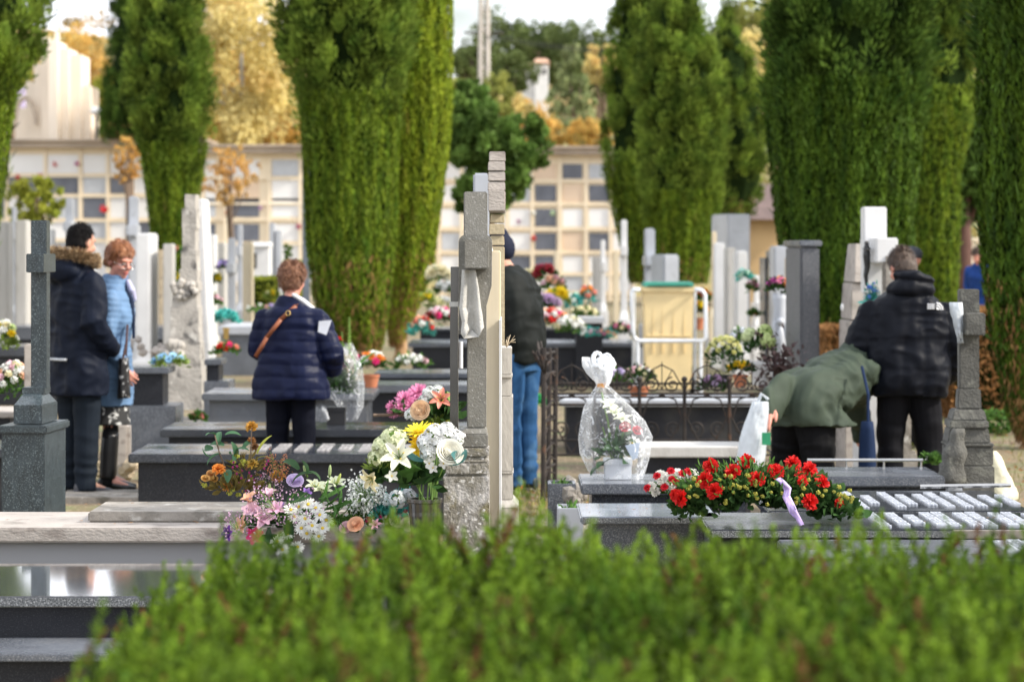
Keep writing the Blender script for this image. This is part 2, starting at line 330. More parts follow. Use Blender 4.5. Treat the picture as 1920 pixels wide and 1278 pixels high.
def put(parent,kind,col,pos,size,dirv=(0,-.5,1),name=None,spin=None,sz=None,label=None):
    """one flower (a part) at a world position"""
    o=bpy.data.objects.new(name or {'blob':'flower','small':'floret','trumpet':'flower','mum':'chrysanthemum','spike':'flower_spike','wideleaf':'leaf','blade':'leaf'}.get(kind,kind),fmesh(kind,col)); COL.objects.link(o); o.parent=parent
    o.location=Vector(pos)-parent.location; q=Vector(dirv).normalized().to_track_quat('Z','Y')
    o.rotation_mode='QUATERNION'; from mathutils import Quaternion
    o.rotation_quaternion=q@Quaternion((0,0,1),spin if spin is not None else float(rng.uniform(0,6.28)))
    o.scale=(size,)*3 if sz is None else sz
    if label: o['label']=label
    return o
def foliage_part(parent,c,r3,n,lsz,m,up=.4,name='foliage',wid=.4,shell=.5):
    mb=MB(); u=rdir(n); u[:,2]=np.where(u[:,2]<-.2,-u[:,2]*.5,u[:,2]); p=np.array(c)+u*np.array(r3)*(shell+(1-shell)*rng.random((n,1)))
    tt=unit(u+rdir(n)*.6+np.array([0,0,up])); ww=perp(tt)
    # curved two-quad leaves
    L=(rng.uniform(.6,1.3,n)*lsz)[:,None]; W=L*wid; nn=np.cross(tt,ww)
    v=np.stack([p,p+tt*L*.4+ww*W*.5,p+tt*L*.4-ww*W*.5,p+tt*L*.75+ww*W*.35-nn*L*.08,p+tt*L*.75-ww*W*.35-nn*L*.08,p+tt*L-nn*L*.2],1)
    b=np.arange(n)[:,None]*6+mb.n; rr=np.repeat(rng.random(n),6)
    mb.v.append(v.reshape(-1,3)); mb.r.append(rr); mb.n+=n*6
    for i in range(n):
        k=i*6; mb.f+=[(k,k+1,k+2),(k+1,k+3,k+4,k+2),(k+3,k+5,k+4)]; mb.m+=[0]*3
    return mb.build(name,m,parent)
FD=fol('foliage_dark',(.025,.06,.018),(.05,.11,.03),.15,20)
FM=fol('foliage_mid',(.05,.12,.03),(.1,.2,.04),.25,20)
FY=fol('foliage_lime',(.17,.26,.05),(.28,.36,.08),.3,20)
FT=fol('foliage_teal',(.05,.3,.27),(.1,.42,.36),.25,20)
LEAFD=(.035,.09,.03); LEAFT=(.07,.2,.2); LEAFM=(.07,.17,.035); LEAFL=(.2,.33,.07)
def pot(parent,c,r,h,m,name='pot'):
    mb=MB(); mb.lathe(c,[(r*.72,0),(r*.95,h*.82),(r*1.06,h*.84),(r*1.06,h),(r*.92,h),(r*.88,h*.8)],18); return mb.build(name,m,parent,smooth=False)
def square_pot(parent,c,w,h,m,name='pot'):
    mb=MB(); mb.box((c[0],c[1],c[2]+h/2),(w,w,h)); mb.box((c[0],c[1],c[2]+h-.004),(w*1.06,w*1.06,.03)); return mb.build(name,m,parent,bevel=.003)
def bunch(label,px,yb,d,wpx,hpx,cols,kind='blob',nf=9,fpx=10,potm=None,potpx=0,potw=None,fm=None,cat='flowers',name='flower_bouquet',group=None,leaf=.05,nl=160):
    """a low bouquet or potted flowers: base at pixel row yb"""
    s=d/F; x=X(px,d); zb=Z(yb,d); w=wpx*s/2; h=hpx*s; ph=potpx*s
    t=thing(name,label,cat,(x,d,zb),group)
    if potm is not None: pot(t,(x,d,zb),(potw*s/2 if potw else w*.5),ph,potm)
    z0=zb+ph; c=(x,d,z0+h*.3)
    foliage_part(t,c,(w*.9,w*.8,h*.5),nl,leaf,fm or FM)
    for i in range(nf):
        a=rng.uniform(0,2*PI); q=math.sqrt((i+.5)/nf); ux=q*math.cos(i*2.4+.5); uy=q*math.sin(i*2.4+.5); up=math.sqrt(max(0,1-q*q*.85))
        put(t,kind,cols[i%len(cols)],(x+ux*w*.85,d+uy*w*.6-.01,z0+h*.25+up*h*.6),fpx*s/2*rng.uniform(.85,1.15),(ux*.8,uy*.6-.5,up+.25))
    return t
# ---------------------------------------------------------------- camera, light, sky
cam=bpy.data.cameras.new('camera'); co=bpy.data.objects.new('camera',cam); COL.objects.link(co); S.camera=co
co.location=(0,0,CZ); co.rotation_euler=(PI/2,0,0); cam.sensor_width=36; cam.lens=100; cam.shift_y=-(639-HZ)/1920
cam.clip_start=.1; cam.clip_end=3000; cam.dof.use_dof=True; cam.dof.focus_distance=10.6; cam.dof.aperture_fstop=4.8; cam.dof.aperture_blades=0
SUN_EL,SUN_AZ=rad(38),rad(104)  # azimuth measured clockwise from +Y
w=bpy.data.worlds.new('World'); S.world=w; w.use_nodes=True; nt=w.node_tree; N=nt.nodes; L=nt.links
bg=N['Background']; sk=N.new('ShaderNodeTexSky'); sk.sky_type='NISHITA'; sk.sun_disc=False; sk.sun_elevation=SUN_EL; sk.sun_rotation=SUN_AZ; sk.air_density=1.2; sk.dust_density=2
tc=N.new('ShaderNodeTexCoord'); mp=N.new('ShaderNodeMapping'); mp.inputs['Scale'].default_value=(1,1,3.2); L.new(tc.outputs['Generated'],mp.inputs['Vector'])
nz=N.new('ShaderNodeTexNoise'); nz.inputs['Scale'].default_value=5; nz.inputs['Detail'].default_value=6; L.new(mp.outputs[0],nz.inputs['Vector'])
mr=N.new('ShaderNodeMapRange'); mr.inputs['From Min'].default_value=.3; mr.inputs['From Max'].default_value=.5; L.new(nz.outputs['Fac'],mr.inputs['Value'])
mx=N.new('ShaderNodeMix'); mx.data_type='RGBA'; L.new(mr.outputs['Result'],mx.inputs[0]); L.new(sk.outputs[0],mx.inputs[6]); mx.inputs[7].default_value=(9.6,9.9,10.6,1)
L.new(mx.outputs[2],bg.inputs['Color']); bg.inputs['Strength'].default_value=.092
sl=bpy.data.lights.new('sun','SUN'); sl.energy=3.1; sl.angle=rad(8); sl.color=(1,.93,.82); so=bpy.data.objects.new('sun',sl); COL.objects.link(so)
dv=Vector((math.sin(SUN_AZ)*math.cos(SUN_EL),math.cos(SUN_AZ)*math.cos(SUN_EL),math.sin(SUN_EL))); so.rotation_mode='QUATERNION'; so.rotation_quaternion=dv.to_track_quat('Z','Y')
S.view_settings.view_transform='Standard'; S.view_settings.look='None'; S.view_settings.exposure=.93; S.view_settings.gamma=1
# ---------------------------------------------------------------- ground and hills
GROUND=mat('ground_soil_grass',(.12,.085,.055),.95,hue=(.2,.16,.08),scale=1.3,stain=[((.1,.15,.04),2.3,.52,.66),((.28,.19,.12),5,.6,.75)],speck=((.4,.3,.2),26,.56,.7),bump=.8,bscale=30)
mb=MB(); n=60; ys=np.concatenate([np.linspace(-60,98,40),np.linspace(105,2500,20)]); xs=np.concatenate([np.linspace(-900,-60,6),np.linspace(-50,50,30),np.linspace(60,900,6)])
V=[(x,y,.02*noise.noise(Vector((x*.7,y*.7,0)))) for y in ys for x in xs]; k=len(xs)
mb.add(V,[(i*k+j,i*k+j+1,(i+1)*k+j+1,(i+1)*k+j) for i in range(len(ys)-1) for j in range(k-1)]); struct(mb.build('ground',GROUND,smooth=True))
HILL=mat('hill_scrub',(.3,.2,.07),.95,hue=(.16,.17,.06),scale=.12,stain=[((.42,.27,.08),.2,.5,.7)],speck=((.1,.13,.04),.9,.5,.65))
mb=MB(); xs=np.linspace(-160,160,60); ys=np.linspace(96,420,40); V=[]
def hz(x,y):
    t=min(1,max(0,(y-98)/150)); prof=16.5+1.2*math.sin(x*.09+.6)+4.5*min(1,max(0,(-x-14)/12))+6*min(1,max(0,(x-12)/10))
    return prof*t**1.3+noise.noise(Vector((x*.05,y*.05,3)))*1.2*t-.02
for y in ys:
    for x in xs: V.append((x,y,hz(x,y)))
k=len(xs); mb.add(V,[(i*k+j,i*k+j+1,(i+1)*k+j+1,(i+1)*k+j) for i in range(len(ys)-1) for j in range(k-1)]); struct(mb.build('hill',HILL,smooth=True))
# ---------------------------------------------------------------- tombs
def tomb(label,x0,x1,yf,zt=.5,dep=.9,th=.04,top=GR,side=GRS,edge=None,over=.05,zb=0,tilt=0,group='granite and stone tombs in rows',ledge=None,xe=0):
    d=(CZ-zt)*F/(yf-HZ); xa,xb=X(x0,d),X(x1,d); t=thing('tomb',label,'tomb',((xa+xb)/2,d+dep/2,zb),group)
    mb=MB(); mb.bx(xa,xb,d,d+dep,zt-th,zt)
    if tilt: v=mb.v[-1]; v[:,2]+=np.where(v[:,1]>d+dep/2,tilt,0)
    mb.build('slab',top,t,bevel=min(.006,th*.2))
    mb=MB(); mb.bx(xa+over,xb-over,d+over,d+dep-over,zb-.02,zt-th-.0005); mb.build('base',side,t,bevel=.004)
    if edge:
        mb=MB(); mb.bx(xa+.01,xb-.01,d-.004,d-.0015,zt-th+.004,zt-.005); mb.build('slab_edge',edge,t)
    if ledge:
        zl,ov,lt=ledge; mb=MB(); mb.bx(xa-ov*.3,xb+ov*.3,d-ov,d+over-.003,zl-lt,zl); mb.build('ledge',GRM,t,bevel=.003)
        mb=MB(); mb.bx(xa,xb,d-ov+.05,d+over-.006,zb-.02,zl-lt-.001); mb.build('footing',GRS,t)
    return t,d,xa,xb
# near, bottom left
A,dA,_,_=tomb('polished grey granite tomb mirroring the white sky at the bottom left',-420,520,1117,.55,.9,.034,mat('granite_mirror',(.1,.11,.13),.06,var=.15,scale=4,speck=((.2,.21,.23),240,.5,.7),spec=.9,coat=1),GRS,GRE,ledge=(.42,.33,.02))
# light stone tomb with two stacked slabs
d=10.02; xa,xb=X(-330,d),X(770,d)
B=thing('tomb','pale weathered stone tomb with two stacked slabs behind the mirror-like granite tomb','tomb',((xa+xb)/2,d+.4,0),'granite and stone tombs in rows')
mb=MB(); mb.bx(xa,xb,d,d+.62,.565,.617); mb.build('slab',STP,B,bevel=.006)
mb=MB(); mb.bx(xa+.9,xb-.05,d+.2,d+.62,.618,.655); mb.build('upper_slab',STW,B,bevel=.006)
mb=MB(); mb.bx(xa+.04,xb-.04,d+.05,d+.58,-.02,.564); mb.build('base',mat('render_grey',(.34,.34,.355),.7,var=.08,scale=2,stretch=(.4,1,3)),B)
tomb('long dark granite tomb behind the dried bouquet, pale lettering across its lid',240,860,851,.45,.85,.05,GR,GRS)
tomb('dark granite tomb with a low lid right behind the woman in the navy jacket',300,900,805,.45,.8,.05,GR,GRS)
tomb('tall blue grey granite tomb carrying nothing, behind the woman in navy',378,700,738,.55,.9,.05,GRM,GRM)
tomb('dark granite tomb whose lid holds the orange and white basket',640,900,722,.52,.8,.06,GRM,GRS)
tomb('far granite tomb with the mound of white flowers on it',700,900,700,.55,.9,.04,GRM,GRS)
H_,dH,xa,xb=tomb('wide dark tomb right of the trunks, flowers along its top',765,1208,643,.5,1.4,.05,GRM,GRS)
tomb('black tomb top rising above the wide dark tomb, flowers packed behind it',780,1150,616,.62,1.0,.03,GR,GRS)
tomb('far grey tomb between the white steles at the left edge',10,330,613,.6,1.6,.16,GRM,GRS)
tomb('grey tomb behind the woman in navy under the teal flowers',408,585,612,.62,2.2,.1,MARG,GRM)
tomb('dark side of a granite tomb low behind the tall weathered monument',-60,120,650,.6,1.0,.1,GR,GRS)
tomb('granite tomb cut by the left edge of the photo beside the dark cross',-260,34,842,.45,.8,.05,GR,GRS)
tomb('pale stone tomb edge under the white wreath at the left edge',-260,30,772,.5,.7,.04,STP,GRS)
tomb('white marble topped tomb behind the rusty iron railing',1050,1428,750,.42,1.0,.05,MARG,GRS)
tomb('tomb with a thick white marble lid left of the white shopping bag',1196,1425,838,.45,.5,.06,MAO,GRS)
tomb('dark granite tomb on which the cellophane bouquet stands',1090,1420,907,.5,.62,.05,GRM,GR)
tomb('pale blue granite slab low in front of the cellophane bouquet',1088,1345,968,.5,.62,.03,mat('granite_blue',(.2,.23,.29),.12,var=.2,scale=4,rvar=.2,speck=((.35,.37,.4),240,.5,.7)),GRM,GRE)
O_,dO,xa,xb=tomb('dark granite tomb before the man in black, thin rail along its back',1530,1772,893,.5,.62,.05,GRM,GR)
mb=MB(); mb.tube([(xa+.02,dO+.6,.535),(xb-.02,dO+.6,.535)],.008,8); [mb.tube([(xa+.03+i*(xb-xa-.06)/3,dO+.6,.49),(xa+.03+i*(xb-xa-.06)/3,dO+.6,.535)],.006,6) for i in range(4)]; mb.build('rail',STEEL,O_)
T1_,d1,xa1,xb1=tomb('black granite tomb with back lines of raised white letters below the right cross',1440,1935,957,.5,1.0,.035,GR,GRS,GRE)
mb=MB(); mb.tube([(X(1725,d1+.5),d1+.5,.56),(X(1895,d1+.5),d1+.5,.566)],.009,8); mb.build('rail',STEEL,T1_)
T2_,d2,xa2,xb2=tomb('black granite tomb with front lines of raised white letters nearest the hedge',1330,2060,992,.5,.72,.035,GR,GRS,GRE)
T3_,d3,xa3,xb3=tomb('grey granite tomb half hidden behind the hedge at the right edge',1500,2080,1058,.5,.86,.035,GRM,GRM,GRE)
mb=MB(); mb.bx(X(1786,10.85),X(1990,10.85),10.82,10.86,.497,.528); mb.build('nameplate_bar',mat('bronze_worn',(.3,.26,.22),.45,metal=.5,var=.3,scale=20),T3_,bevel=.002)
# raised lines of letters running across the slab width
def glyph(mb,ch,x,y,z,h,w):
    """character read from the left end: its height runs along +x, its width towards -y"""
    k=.2*w+.003
    def pl(u0,u1,v0,v1):
        a,b,c,e=x+v0*h,x+v1*h,y-u1*w,y-u0*w; v=[(a,c,z),(b,c,z),(b,e,z),(a,e,z)]; v+=[(p[0],p[1],z+.007) for p in v]
        mb.add(v,[(0,3,2,1),(4,5,6,7),(0,1,5,4),(1,2,6,5),(2,3,7,6),(3,0,4,7)])
    pl(0,.22,0,1)
    if ch in 'EFRPT': pl(.225,1,.82,1)
    if ch in 'EFRPAH': pl(.225,.9,.42,.6)
    if ch in 'ELUO': pl(.225,1,0,.18)
    if ch in 'RPAHNUO': pl(.78,1,.185,.815)
    if ch in 'NAO': pl(.225,.775,.82,1)
def inscription(t,xs,yc,lens,z,h,m):
    for i,(x,L_) in enumerate(zip(xs,lens)):
        mb=MB(); n=max(3,int(L_/(h*.95))); y=yc+L_/2
        for k in range(n): glyph(mb,'EFIRALNUEOTI'[(k*5+i*3)%12],x,y-k*h*.95,z,h,h*.72)
        mb.build('inscription_line',m,t)
LET=mat('letter_white',(.55,.58,.64),.4,var=.12,scale=60)
inscription(T1_,[X(q,d1+.5) for q in (1556,1592,1622,1662,1690,1724,1752,1784,1812,1846,1880)],d1+.47,(.75,.8,.42,.75,.5,.55,.75,.74,.66,.45,.5),.5003,.038,LET)
inscription(T2_,[X(q,d2+.35) for q in (1636,1674,1706,1742,1766,1806,1832,1874,1900,1936)],d2+.37,(.6,.55,.36,.58,.62,.56,.62,.56,.6,.5),.5003,.042,LET)
inscription(T3_,[X(q,d3+.5) for q in (1880,1912,1940)],d3+.55,(.4,.5,.4),.5003,.05,LET)
dL=(CZ-.45)*F/(851-HZ); LETS=mat('letter_stone',(.4,.38,.37),.5)
t=[o for o in COL.objects if o.get('label','').startswith('long dark granite tomb behind')][0]
inscription(t,[X(q,dL+.4) for q in (478,516,556,598,636,676,712,746,780)],dL+.45,(.5,.62,.6,.62,.5,.6,.62,.5,.6),.4503,.07,LETS)
# ---------------------------------------------------------------- steles and crosses
def stele(label,x0,x1,yt,d,m,typ='slab',dep=.6,ya=None,ah=None,wr=0,zb=0,cap=None,cat='gravestone',name='gravestone',group='steles and crosses seen edge-on',taper=1):
    xa,xb=X(x0,d),X(x1,d); w=xb-xa; xc=(xa+xb)/2; zt=Z(yt,d); t=thing(name,label,cat,(xc,d,zb),group)
    bv=min(.02,w*.12); rz=wr
    if typ=='slab':
        mb=MB(); mb.box((xc,d,(zt+zb)/2),(w,dep,zt-zb),rz,taper=taper); mb.build('stele',m,t,bevel=bv)
        mb=MB(); mb.box((xc,d,zb+.14),(w*1.5,dep*1.15,.28),rz); mb.build('foot',m,t,bevel=bv)
        if cap: mb=MB(); mb.box((xc,d,zt+.022),(w*1.18,dep*1.1,.044),rz); mb.build('cap',cap,t,bevel=.008)
    elif typ=='cross':
        za=Z(ya,d) if ya else zt-.35; hh=(ah*d/F if ah else .16)
        mb=MB(); mb.box((xc,d,(zt+zb)/2),(w*.8,.16,zt-zb),rz,taper=.92); mb.build('shaft',m,t,bevel=bv)
        mb=MB(); mb.box((xc,d,za-hh/2),(w*.83,dep,hh),rz); mb.build('arms',m,t,bevel=bv)
        mb=MB(); mb.box((xc,d,zb+.3),(w*1.5,.4,.6),rz); mb.box((xc,d,zb+.66),(w*1.2,.3,.12),rz,taper=.7); mb.build('plinth',m,t,bevel=bv)
    return t
far=[ # x0,x1,ytop,d,mat,typ,colourword
(0,20,416,40,MAO,'slab','white marble stele cut by the left edge of the photo'),
(22,32,388,44,MARG,'cross','slim grey cross rising behind the leftmost white steles'),
(33,54,413,38,MAO,'slab','tall off-white stele left of the dark granite cross'),
(84,98,430,42,MARG,'slab','grey stele showing between dark cross and man in parka'),
(122,140,372,44,MARG,'cross','thin grey cross above the head of the man in parka'),
(238,263,368,36,MARG,'cross','tall blue grey cross behind the curly haired woman in blue'),
(262,289,437,34,MAR,'slab','broad white stele right of the woman in the light blue coat'),
(290,308,468,38,OLD,'slab','sandy stone stele between two white ones'),
(309,326,457,34,MAO,'slab','white stele left of the weathered monument'),
(393,405,440,43,MAR,'slab','thin white stele just right of the weathered monument'),
(409,424,455,45,MAO,'slab','white stele with a lilac flower hung on it'),
(426,444,446,41,MARG,'cross','dull grey stone cross behind the pink flowers'),
(445,456,421,46,MARG,'cross','pale grey slender cross in front of the dark niches'),
(458,473,454,42,CRM,'slab','cream stele left of the small white chapel grave'),
(507,516,418,50,MARG,'slab','slim grey post right of the small white chapel grave'),
(518,528,432,50,MARG,'slab','second slim grey post beside the little conifer'),
(567,581,300,44,mat('marble_bluegrey',(.16,.19,.24),.35,var=.15,scale=3),'slab','dark blue grey stele touching the left side of the big cypress'),
(1040,1050,470,50,CRM,'slab','narrow cream stele in front of the niche wall'),
(1112,1124,481,45,MAO,'slab','low white stele left of a slightly taller one'),
(1125,1136,450,46,MAR,'cross','slim white cross near the middle of the niche wall'),
(1150,1160,470,43,CRM,'slab','short cream stele beside the tallest white post'),
(1162,1178,412,40,MAR,'cross','tallest white cross left of the double cypress'),
(1205,1231,428,38,MARG,'cross','blue grey square cross behind the wheelie bin'),
(1333,1345,434,42,CRM,'cross','cream cross first of the pale cluster right of the cypress'),
(1338,1358,455,38,MAR,'slab','white stele in the middle of the pale cluster'),
(1360,1376,464,37,MAO,'slab','second white stele of the pale cluster, slightly shorter'),
(1378,1398,470,36,MAR,'slab','third white stele of the pale cluster, on the dark step'),
(1412,1427,516,37,MAR,'cross','small white cross with a pink flower beside it'),
(1429,1434,483,32,GR,'slab','very thin black stele near the orange bouquet'),
(1440,1447,470,32,GR,'slab','thin black stele left of the rough grey stone'),
(1447,1472,461,31,MARG,'slab','light grey stone stele behind the orange and purple bouquet'),
(1475,1486,482,29,OLD,'slab','pinkish stone stele leaning on the dark granite one'),
]
for i,(a,b,yt,d,m,ty,lb) in enumerate(far):
    stele(lb,a,b,yt,d,m,ty,dep=.55,wr=rad(float(rng.uniform(-3,4))))
stele('big pale stone block headstone behind the white cluster, half in shade',1348,1392,402,44,MARG,'slab',dep=.8,wr=.25)
stele('broad light grey headstone right of the square cross behind the bin',1231,1262,477,37,MARG,'slab',dep=.5,wr=.3)
stele('dark granite stele with a projecting cap left of the bending woman',1486,1523,462,20.5,mat('granite_stele',(.09,.095,.105),.5,var=.15,speck=((.2,.2,.22),150,.5,.7)),'slab',dep=.5,wr=.12,cap=GRM)
# obelisk of stone blocks
d=20; xc=X(1597,d); t=thing('gravestone','tapering stone pylon of stacked sandy blocks left of the white cross','gravestone',(xc,d,0),'steles and crosses seen edge-on')
mb=MB(); z=0
for i,(zz,w0,w1) in enumerate(((.55,.165,.162),(.83,.16,.155),(1.1,.153,.146),(1.36,.144,.125),(1.635,.123,.085))):
    mb.box((xc+(.01*i),d,(z+zz)/2+.002),(w0,.5,zz-z-.006),.03,taper=w1/w0); z=zz
mb.build('stacked_blocks',STP,t,bevel=.006)
mb=MB(); mb.ell((xc-.09,d-.2,Z(575,d)),(.012,.02,.03),8,6); mb.build('ornament',MAR,t)
# white cross with bronze figure
d=19; t=thing('cross_gravestone','bright white marble cross with dark bronze figure, highest at the right','cross',(X(1640,d),d,0),'steles and crosses seen edge-on')
mb=MB(); mb.bx(X(1617,d),X(1660,d),d-.08,d+.1,1.3,Z(388,d)); mb.build('shaft',MAR,t,bevel=.008)
mb=MB(); mb.bx(X(1628,d),X(1668,d),d-.42,d+.45,Z(492,d),Z(446,d)); mb.build('arms',MAR,t,bevel=.008)
mb=MB(); mb.bx(X(1622,d),X(1662,d),d-.09,d+.11,0,1.301); mb.bx(X(1608,d),X(1672,d),d-.25,d+.28,0,.7); mb.build('plinth',MAR,t,bevel=.008)
fg=MB(); x=X(1618,d); fg.tube([(x,d-.2,Z(462,d)),(x,d-.2,Z(478,d)),(x+.004,d-.2,Z(500,d)),(x-.006,d-.2,Z(515,d)),(x,d-.2,Z(533,d))],[.018,.026,.02,.016,.01],8,ball=True); fg.ell((x,d-.2,Z(456,d)),.016,8,6); fg.tube([(x,d-.35,Z(466,d)),(x,d-.2,Z(470,d)),(x,d-.05,Z(466,d))],.01,6); fg.build('bronze_figure',BLKP,t)
# thin slab behind right man's head
stele('thin mossy stone plate showing above the head of the man in black',1654,1708,474,18.6,STW,'slab',dep=.07)
# tall weathered monument
d=24; xc=X(345,d); t=thing('gravestone','tall ornate weathered stone monument with a white marble back plate','gravestone',(xc,d,0))
mb=MB(); sw=d/F
for (a,b,y0,y1,tp) in ((350,370,365,392,1),(345,372,391,430,1),(346,370,429,470,1),(344,372,469,505,1),(341,374,504,530,1),(334,376,529,545,1),(328,374,544,575,.95),(324,378,574,640,.95),(318,382,639,690,.93),(308,384,689,765,1)):
    mb.bx((a-960)*sw,(b-960)*sw,d-.14-(y0-360)*.0003,d+.14,Z(y1,d),Z(y0,d),taper=tp,tapery=tp)
for i in range(14): mb.ell(((float(rng.uniform(330,372))-960)*sw,d-.2,Z(float(rng.uniform(528,560)),d)),.035,7,5)
for i in range(10): mb.ell(((float(rng.uniform(314,345))-960)*sw,d-.23,Z(float(rng.uniform(640,665)),d)),.045,7,5)
mb.build('carved_shaft',mat('stone_monument',(.42,.39,.35),.85,var=.25,scale=6,stain=[((.1,.095,.09),8,.55,.68),((.6,.57,.52),13,.58,.72)],bump=.9,bscale=40),t,bevel=.008)
mb=MB(); d2_=24.1; mb.add([(X(358,d2_),24.3,Z(372,24.3)),(X(374,d2_),24.3,Z(372,24.3)),(X(392,d2_),24.3,.12),(X(364,d2_),24.3,.12)]+[(X(358,d2_),24.9,Z(372,24.3)),(X(374,d2_),24.9,Z(372,24.3)),(X(392,d2_),24.9,.12),(X(364,d2_),24.9,.12)],[(0,3,2,1),(4,5,6,7),(0,1,5,4),(1,2,6,5),(2,3,7,6),(3,0,4,7)]); mb.build('marble_plate',MAR,t,bevel=.01)
mb=MB(); mb.bx(X(300,d),X(392,d),d-.5,d+.9,0,.13); mb.build('step',STW,t,bevel=.01)
# low grey pedestals
def pedestal(label,x0,x1,yt,yb,d,m=GRM,sd=GRS,ov=6):
    t=thing('pedestal',label,'pedestal',(X((x0+x1)/2,d),d,0),'granite pedestals'); zt,zb=Z(yt,d),max(0,Z(yb,d))
    mb=MB(); mb.bx(X(x0,d),X(x1,d),d-.2,d+.25,zt-.045,zt); mb.build('top',m,t,bevel=.005)
    mb=MB(); mb.bx(X(x0+ov,d),X(x1-ov*2,d),d-.16,d+.2,zb+.1,zt-.0455); mb.build('body',sd,t,bevel=.004)
    mb=MB(); mb.bx(X(x0,d),X(x1+14,d),d-.24,d+.3,0,zb+.0995); mb.build('foot',m,t,bevel=.006); return t
pedestal('dark granite pedestal with a grey lid under the light blue flowers',232,322,687,782,21.5)
pedestal('small grey granite stand under the red flowers',388,420,672,735,23,ov=3)
# low stone posts near the woman's boots
t=thing('boundary_stone','short rounded limestone post behind the woman in blue','stone',(X(225,19.6),19.6,0)); mb=MB(); mb.box((X(222,19.6),19.6,.2),(.17,.2,.42),.1); mb.build('stone_block',STP,t,bevel=.03)
t=thing('paving_slab','mossy paving slab under the boots of the woman in blue','slab',(X(200,18.4),18.4,0)); mb=MB(); mb.box((X(195,18.2),18.15,.015),(.52,.6,.05),.05); mb.build('slab',STW,t,bevel=.008)
# rough low kerbs
def rocks(label,px,d,n,r,spr,z=.05,m=STW):
    mb=MB()
    for i in range(n):
        c=(X(px,d)+rng.uniform(-1,1)*spr[0],d+rng.uniform(-1,1)*spr[1],z+rng.uniform(0,spr[2])); k=r*rng.uniform(.6,1.3); e=Euler(tuple(rng.uniform(0,3,3)))
        V0=mb.n; mb.ell(tuple(float(q) for q in c),(k,k*.8,k*.6),8,6,rot=e); mb.v[-1]+=rng.normal(0,k*.08,mb.v[-1].shape)
    tag(mb.build('rubble_stones',m),label,'stones',None,'stuff')
rocks('low rubble kerb of round stones behind the light blue flowers',285,24,40,.05,(.42,.1,.12),.72,STP)
rocks('rubble under the left end of the granite tomb with the low lid',270,19.6,26,.06,(.3,.15,.1),.05,OLD)
rocks('rough stone edging left of the cellophane bouquet',1078,14.6,34,.045,(.06,.3,.3),.08,STW)
rocks('scattered stones on the path by the blue jeans',1005,15.5,22,.05,(.25,1.2,.01),.0,STW)
mb=MB(); 
for (px,d,w_,l_) in ((985,14.0,.3,.5),(998,16.2,.34,.5),(960,13.2,.3,.4),(1015,15.2,.25,.4)): mb.box((X(px,d),d,.012+.003*d%.01),(w_,l_,.05),float(rng.uniform(-.2,.2)))
struct(mb.build('path',mat('paving_dark',(.17,.14,.12),.9,var=.3,scale=7,bump=.6),bevel=.008))
# planters
def planter(label,x0,x1,yt,yb,d,m,dep=.22):
    t=thing('planter_box',label,'planter',(X((x0+x1)/2,d),d,0),'stone planter boxes'); zt=Z(yt,d); zb=max(Z(yb,d),0); a,b=X(x0,d),X(x1,d); k=.018
    mb=MB(); mb.bx(a,b,d-dep/2,d-dep/2+k,0,zt); mb.bx(a,b,d+dep/2-k,d+dep/2,0,zt); mb.bx(a,a+k,d-dep/2+k,d+dep/2-k,0,zt-.001); mb.bx(b-k,b,d-dep/2+k,d+dep/2-k,0,zt-.001); mb.build('box',m,t,bevel=.003)
    mb=MB(); mb.bx(a+k,b-k,d-dep/2+k,d+dep/2-k,.02,zt-.03); mb.build('soil',mat('soil',(.08,.06,.04),.95,bump=.8),t)
    foliage_part(t,((a+b)/2,d,zt-.03),((b-a)*.35,dep*.35,.03),60,.03,FM); return t
planter('square dark granite planter on the path right of the jeans',1027,1079,903,965,14.5,GRM)
planter('pale concrete planter with dry stalks beside the blue granite slab',1045,1092,948,1000,12.6,MARG)
# ---------------------------------------------------------------- dark granite cross, left
d=13.0; s=d/F; xc=X(66,d); t=thing('cross_gravestone','speckled dark green granite cross on a stepped plinth, leftmost large cross','cross',(xc,d,0))
rz=rad(-3)
mb=MB(); mb.box((X(64,d),d,Z(806,d)/2+.1),(.195,.46,Z(806,d)-.2),rz); mb.box((X(64,d),d,.1),(.22,.5,.2),rz); mb.build('plinth',GRC,t,bevel=.004)
mb=MB(); mb.box((X(64,d),d,Z(799,d)),(.225,.5,.035),rz); mb.build('plinth_cap',GRC,t,bevel=.006)
mb=MB(); mb.box((X(67,d),d,(Z(790,d)+Z(756,d))/2),(.13,.33,Z(756,d)-Z(791,d)),rz); mb.box((X(67,d),d,(Z(756,d)+Z(736,d))/2),(.13,.33,Z(736,d)-Z(756,d)),rz,taper=.66,tapery=.4); mb.box((X(68,d),d,Z(731,d)),(.105,.13,.03),rz); mb.build('shaft_base',GRC,t,bevel=.003)
mb=MB(); mb.box((X(76,d),d,(Z(727,d)+Z(413,d))/2),(.072,.08,Z(413,d)-Z(727,d)),rz); mb.build('shaft',GRC,t,bevel=.003)
mb=MB(); mb.box((X(77,d),d,Z(493,d)),(.08,.26,.085),rz); mb.build('arms',GRC,t,bevel=.003)
stele('slim pale stone post behind the dark granite cross',48,62,645,16,STP,'slab',dep=.1)
